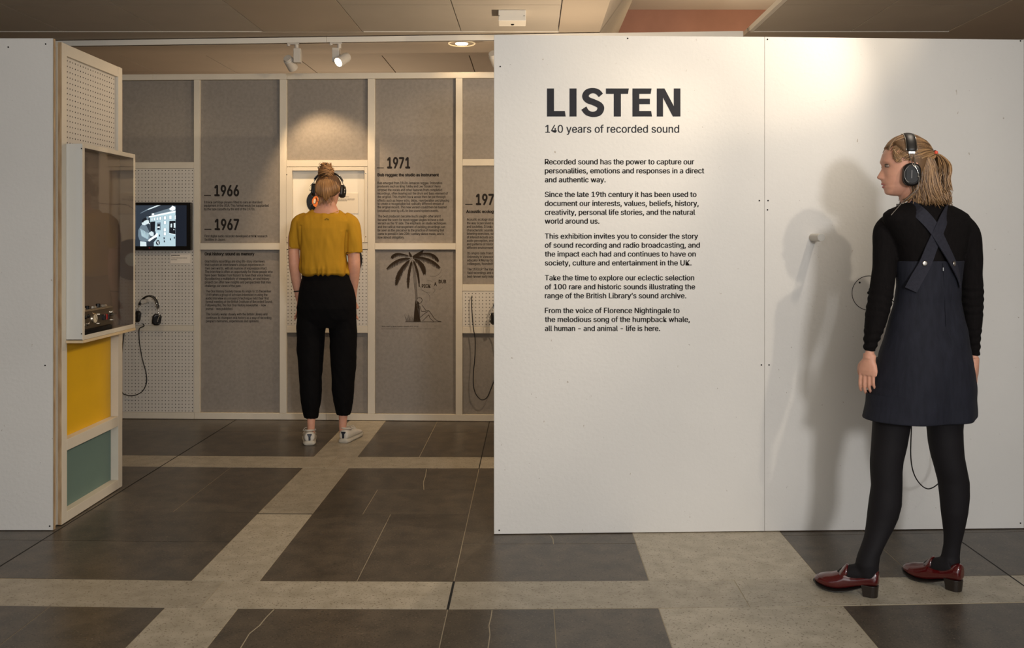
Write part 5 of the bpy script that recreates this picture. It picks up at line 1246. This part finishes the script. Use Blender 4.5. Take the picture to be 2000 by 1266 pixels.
for y0, y1, z0, z1 in ((CY0, CY0+.022, CZ0, CZ1), (CY1-.022, CY1, CZ0, CZ1), (CY0+.022, CY1-.022, CZ0, CZ0+.022), (CY0+.022, CY1-.022, CZ1-.022, CZ1)): kb(y0, y1, z0, z1, XC-.0058, XC-.0040, 'front_rim', mat('rim_cream', (214, 206, 190), .5))
kb(CY0, CY1, CZ0, CZ1, XC-.0036, XC, 'acrylic_front', M_acr, bevel=0)
g = G(); g.box((XS+.042, CY0-.0015, (CZ0+CZ1)/2), (.083, .002, CZ1-CZ0)); obj('acrylic_side', g, M_acr, case)
for y, z in ((CY0-.003, .90), (CY0-.003, 1.78)): g = G(); g.tube([(XC-.008, y, z), (XC-.008, y+.001, z)], .003, 8); obj('screw', g, M_hole, case)
rec = thing('tape_recorder', 'small chrome portable tape recorder with a round meter, inside the display case', 'tape recorder', (-2.08, 4.44, .905))
RX0, RX1, RY0, RY1, RZ0, RZ1 = -2.108, -2.058, 4.275, 4.60, .912, 1.002
M_al = mat('brushed_aluminium', (168, 158, 144), .3, metal=1, nscale=40, namt=.2, stretch=(1, .1, 1))
kb(RY0-.002, RY1-.02, CZ0+.0172, RZ0-.001, RX0, RX1+.004, 'stand', M_blackp, rec)
kb(RY0, RY1, RZ0, RZ1, RX0, RX1, 'body', M_al, rec, .003)
kb(RY0+.004, RY1-.004, RZ1-.022, RZ1+.004, RX0, RX1-.006, 'top_cover', M_al, rec, .002)
def knob(y, z, r, L, m, name='knob', n=20):
    g = G(); g.tube([(RX1-.001, y, z), (RX1+L*.8, y, z), (RX1+L, y, z)], [r, r, r*.8], n); return obj(name, g, m, rec, smooth=False)
kn = knob(RY0+.115, .958, .028, .006, M_chrome, 'meter_ring', 32); knob(RY0+.115, .958, .023, .0068, mat('meter_face', (214, 202, 176), .5), 'meter_face', 32)
g = G(); g.box((RX1+.0074, RY0+.118, .962), (.0008, .0016, .028), Matrix.Rotation(.5, 3, 'X')); obj('needle', g, M_blackp, rec)
for y, z, r, m in ((.022, .972, .009, M_blackp), (.050, .976, .009, M_blackp), (.022, .935, .006, M_chrome), (.052, .938, .009, M_al), (.165, .975, .006, M_chrome), (.160, .930, .006, M_chrome), (.300, .975, .008, M_chrome), (.305, .934, .005, M_chrome)): knob(RY0+y, z, r, .008, m)
for y, m in ((.205, M_blackp), (.225, mat('red_key', (160, 30, 24), .4)), (.252, M_blackp)):
    g = G(); g.box((RX1+.006, RY0+y, .957), (.014, .017, .028)); obj('key', g, m, rec, bevel=.002)
g = G(); g.tube([(RX1, RY0+.285, .962), (RX1+.006, RY0+.300, .962), (RX1+.006, RY0+.335, .964)], .0045, 8); obj('crank', g, M_blackp, rec)
for y, r, h in ((.05, .016, .010), (.10, .011, .016), (.155, .020, .012), (.215, .012, .018), (.265, .024, .012)):
    g = G(); g.tube([(RX0+.022, RY0+y, RZ1+.004), (RX0+.022, RY0+y, RZ1+.004+h)], [r, r*.85], 18); obj('reel_hub', g, M_chrome if r > .012 else M_blackp, rec, bevel=.001)

# ================================================================== lighting and fittings
tA, tB = Vector((-4.9, 6.53, 0)), Vector((1.6, 6.12, 0)); tz0, tz1 = 2.734, 2.772
track = thing('lighting_track', 'long white lighting track running under the ceiling above the back wall', 'track', (-1.6, 6.32, 2.74))
dt = (tB-tA).normalized(); nt_ = Vector((dt.y, -dt.x, 0))
segs = [0, 1.2, 3.6, 6.5]
for i in range(3):
    a = tA+dt*segs[i]; b = tA+dt*(segs[i+1]-.002); g = G(); hw = .018
    g.prism([(a.x+nt_.x*hw, a.y+nt_.y*hw), (b.x+nt_.x*hw, b.y+nt_.y*hw), (b.x-nt_.x*hw, b.y-nt_.y*hw), (a.x-nt_.x*hw, a.y-nt_.y*hw)], lambda x, y, z: (x, y, z), tz0, tz1); obj('track_section', g, M_metalw, track, bevel=.001)
g = G(); a = tA+dt*.05; b = tB-dt*.05; hw = .006; g.prism([(a.x+nt_.x*hw, a.y+nt_.y*hw), (b.x+nt_.x*hw, b.y+nt_.y*hw), (b.x-nt_.x*hw, b.y-nt_.y*hw), (a.x-nt_.x*hw, a.y-nt_.y*hw)], lambda x, y, z: (x, y, z), tz0-.0006, tz0+.001); obj('track_slot', g, M_hole, track)
def ontrack(px):
    r = (px-CX)/F; t = (r*tA.y-tA.x)/(dt.x-r*dt.y); return tA+dt*t
M_spot = mat('spot_grey', (196, 190, 180), .45); M_bulb = mat('lamp_glow', (255, 236, 200), .5, emit=22)
def spotlight(px, label, hx, hrow, dirv, lit, box_dx):
    p = ontrack(px); t = thing('spotlight', label, 'spotlight', (p.x, p.y, tz0), )
    g = G(); g.box((p.x-.022, p.y, tz0-.006), (.085, .030, .010)); obj('adaptor', g, M_spot, t, bevel=.002)
    g = G(); g.tube([(p.x-.058, p.y, tz0-.008), (p.x-.058, p.y, tz0-.020)], [.013, .010], 14); obj('adaptor_lever', g, M_spot, t)
    g = G(); g.tube([(p.x, p.y, tz0-.001), (p.x, p.y, tz0-.042)], .0145, 18); obj('stem', g, M_spot, t, smooth=False)
    g = G(); g.box((p.x+box_dx, p.y, tz0-.090), (.050, .058, .100)); obj('driver_box', g, M_spot, t, bevel=.003)
    d = Vector(dirv).normalized(); c = W(hx, hrow, p.y-.01); R_ = .036; L = .105
    g = G(); lathe(g, c, d, [(0, R_*.80), (.010, R_*.86), (.014, R_*.86), (.02, R_*.98), (L*.7, R_), (L, R_*1.02), (L-.001, R_*.90), (L-.014, R_*.84)]); hd = obj('lamp_head', g, M_spot, t, smooth=False)
    e = c+d*(L-.0135); g = G(); g.tube([e, e+d*.004], R_*.80, 24); obj('lens', g, M_bulb if lit else mat('lens_dark', (70, 64, 56), .2), hd)
    g = G(); q = c+d*(L*.45); bx = Vector((p.x+box_dx, p.y, tz0-.115)); g.tube([q, bx], .006, 8); obj('pivot', g, M_spot, t)
    return e, d
e1, d1 = spotlight(579.5, 'left spotlight of the pair on the track, its head pointing away and down', 561, 113, (.02, .085, -.055), False, .008)
e2, d2 = spotlight(662.5, 'lit spotlight on the track, its glowing lens facing out of the bay', 679.5, 110.5, (-.055, -.07, -.055), True, -.020)
e3, d3 = spotlight(985, 'spotlight on the track half hidden by the top of the front wall', 962, 104, (.03, .08, -.06), False, .01)
light('SPOT', tuple(e2+d2*.03), tuple(e2+d2*3), 26, WARM2, .03, 60, .6)
dl = thing('downlight', 'round recessed ceiling downlight glowing beyond the track', 'downlight', (-.368, 6.52, HC))
dc_ = Vector((-.368, 6.52, HC)); A = [2*PI*i/40 for i in range(40)]
g = G(); g.loft([[dc_+Vector((r*math.cos(a), r*math.sin(a), z)) for a in A] for r, z in ((.100, -.0005), (.100, -.006), (.094, -.009), (.091, -.006), (.091, -.0005))], False, True); obj('trim_ring', g, mat('ring_glass', (250, 226, 180), .3, emit=.5), dl, smooth=True)
g = G(); g.loft([[dc_+Vector((r*math.cos(a), r*math.sin(a), z)) for a in A] for r, z in ((.090, -.002), (.048, -.003), (.046, -.004))], False); obj('reflector', g, M_ceil_plain, dl, smooth=True)
g = G(); g.tube([dc_+Vector((0, 0, -.003)), dc_+Vector((0, 0, -.008))], .045, 30); obj('lamp_disc', g, mat('downlight_glow', (255, 240, 208), .5, emit=9), dl)
light('SPOT', (-.368, 6.52, HC-.03), (-.368, 6.50, 0), 5, WARM2, .04, 120, .6)
det = thing('sensor_box', 'small white sensor box fixed under the perforated ceiling tiles', 'sensor', (0.0, 5.64, HC))
g = G(); g.box((0.001, 5.64, 2.7455), (.172, .15, .068)); obj('housing', g, M_metalw, det, bevel=.003)
g = G(); g.tube([(.003, 5.66, 2.7118), (.003, 5.66, 2.706)], [.012, .008], 16); obj('lens', g, M_blackp, det)
for x in (-.081, .075): g = G(); g.tube([(x, 5.5655, 2.742), (x, 5.5635, 2.742)], .003, 8); obj('screw', g, M_hole, det)
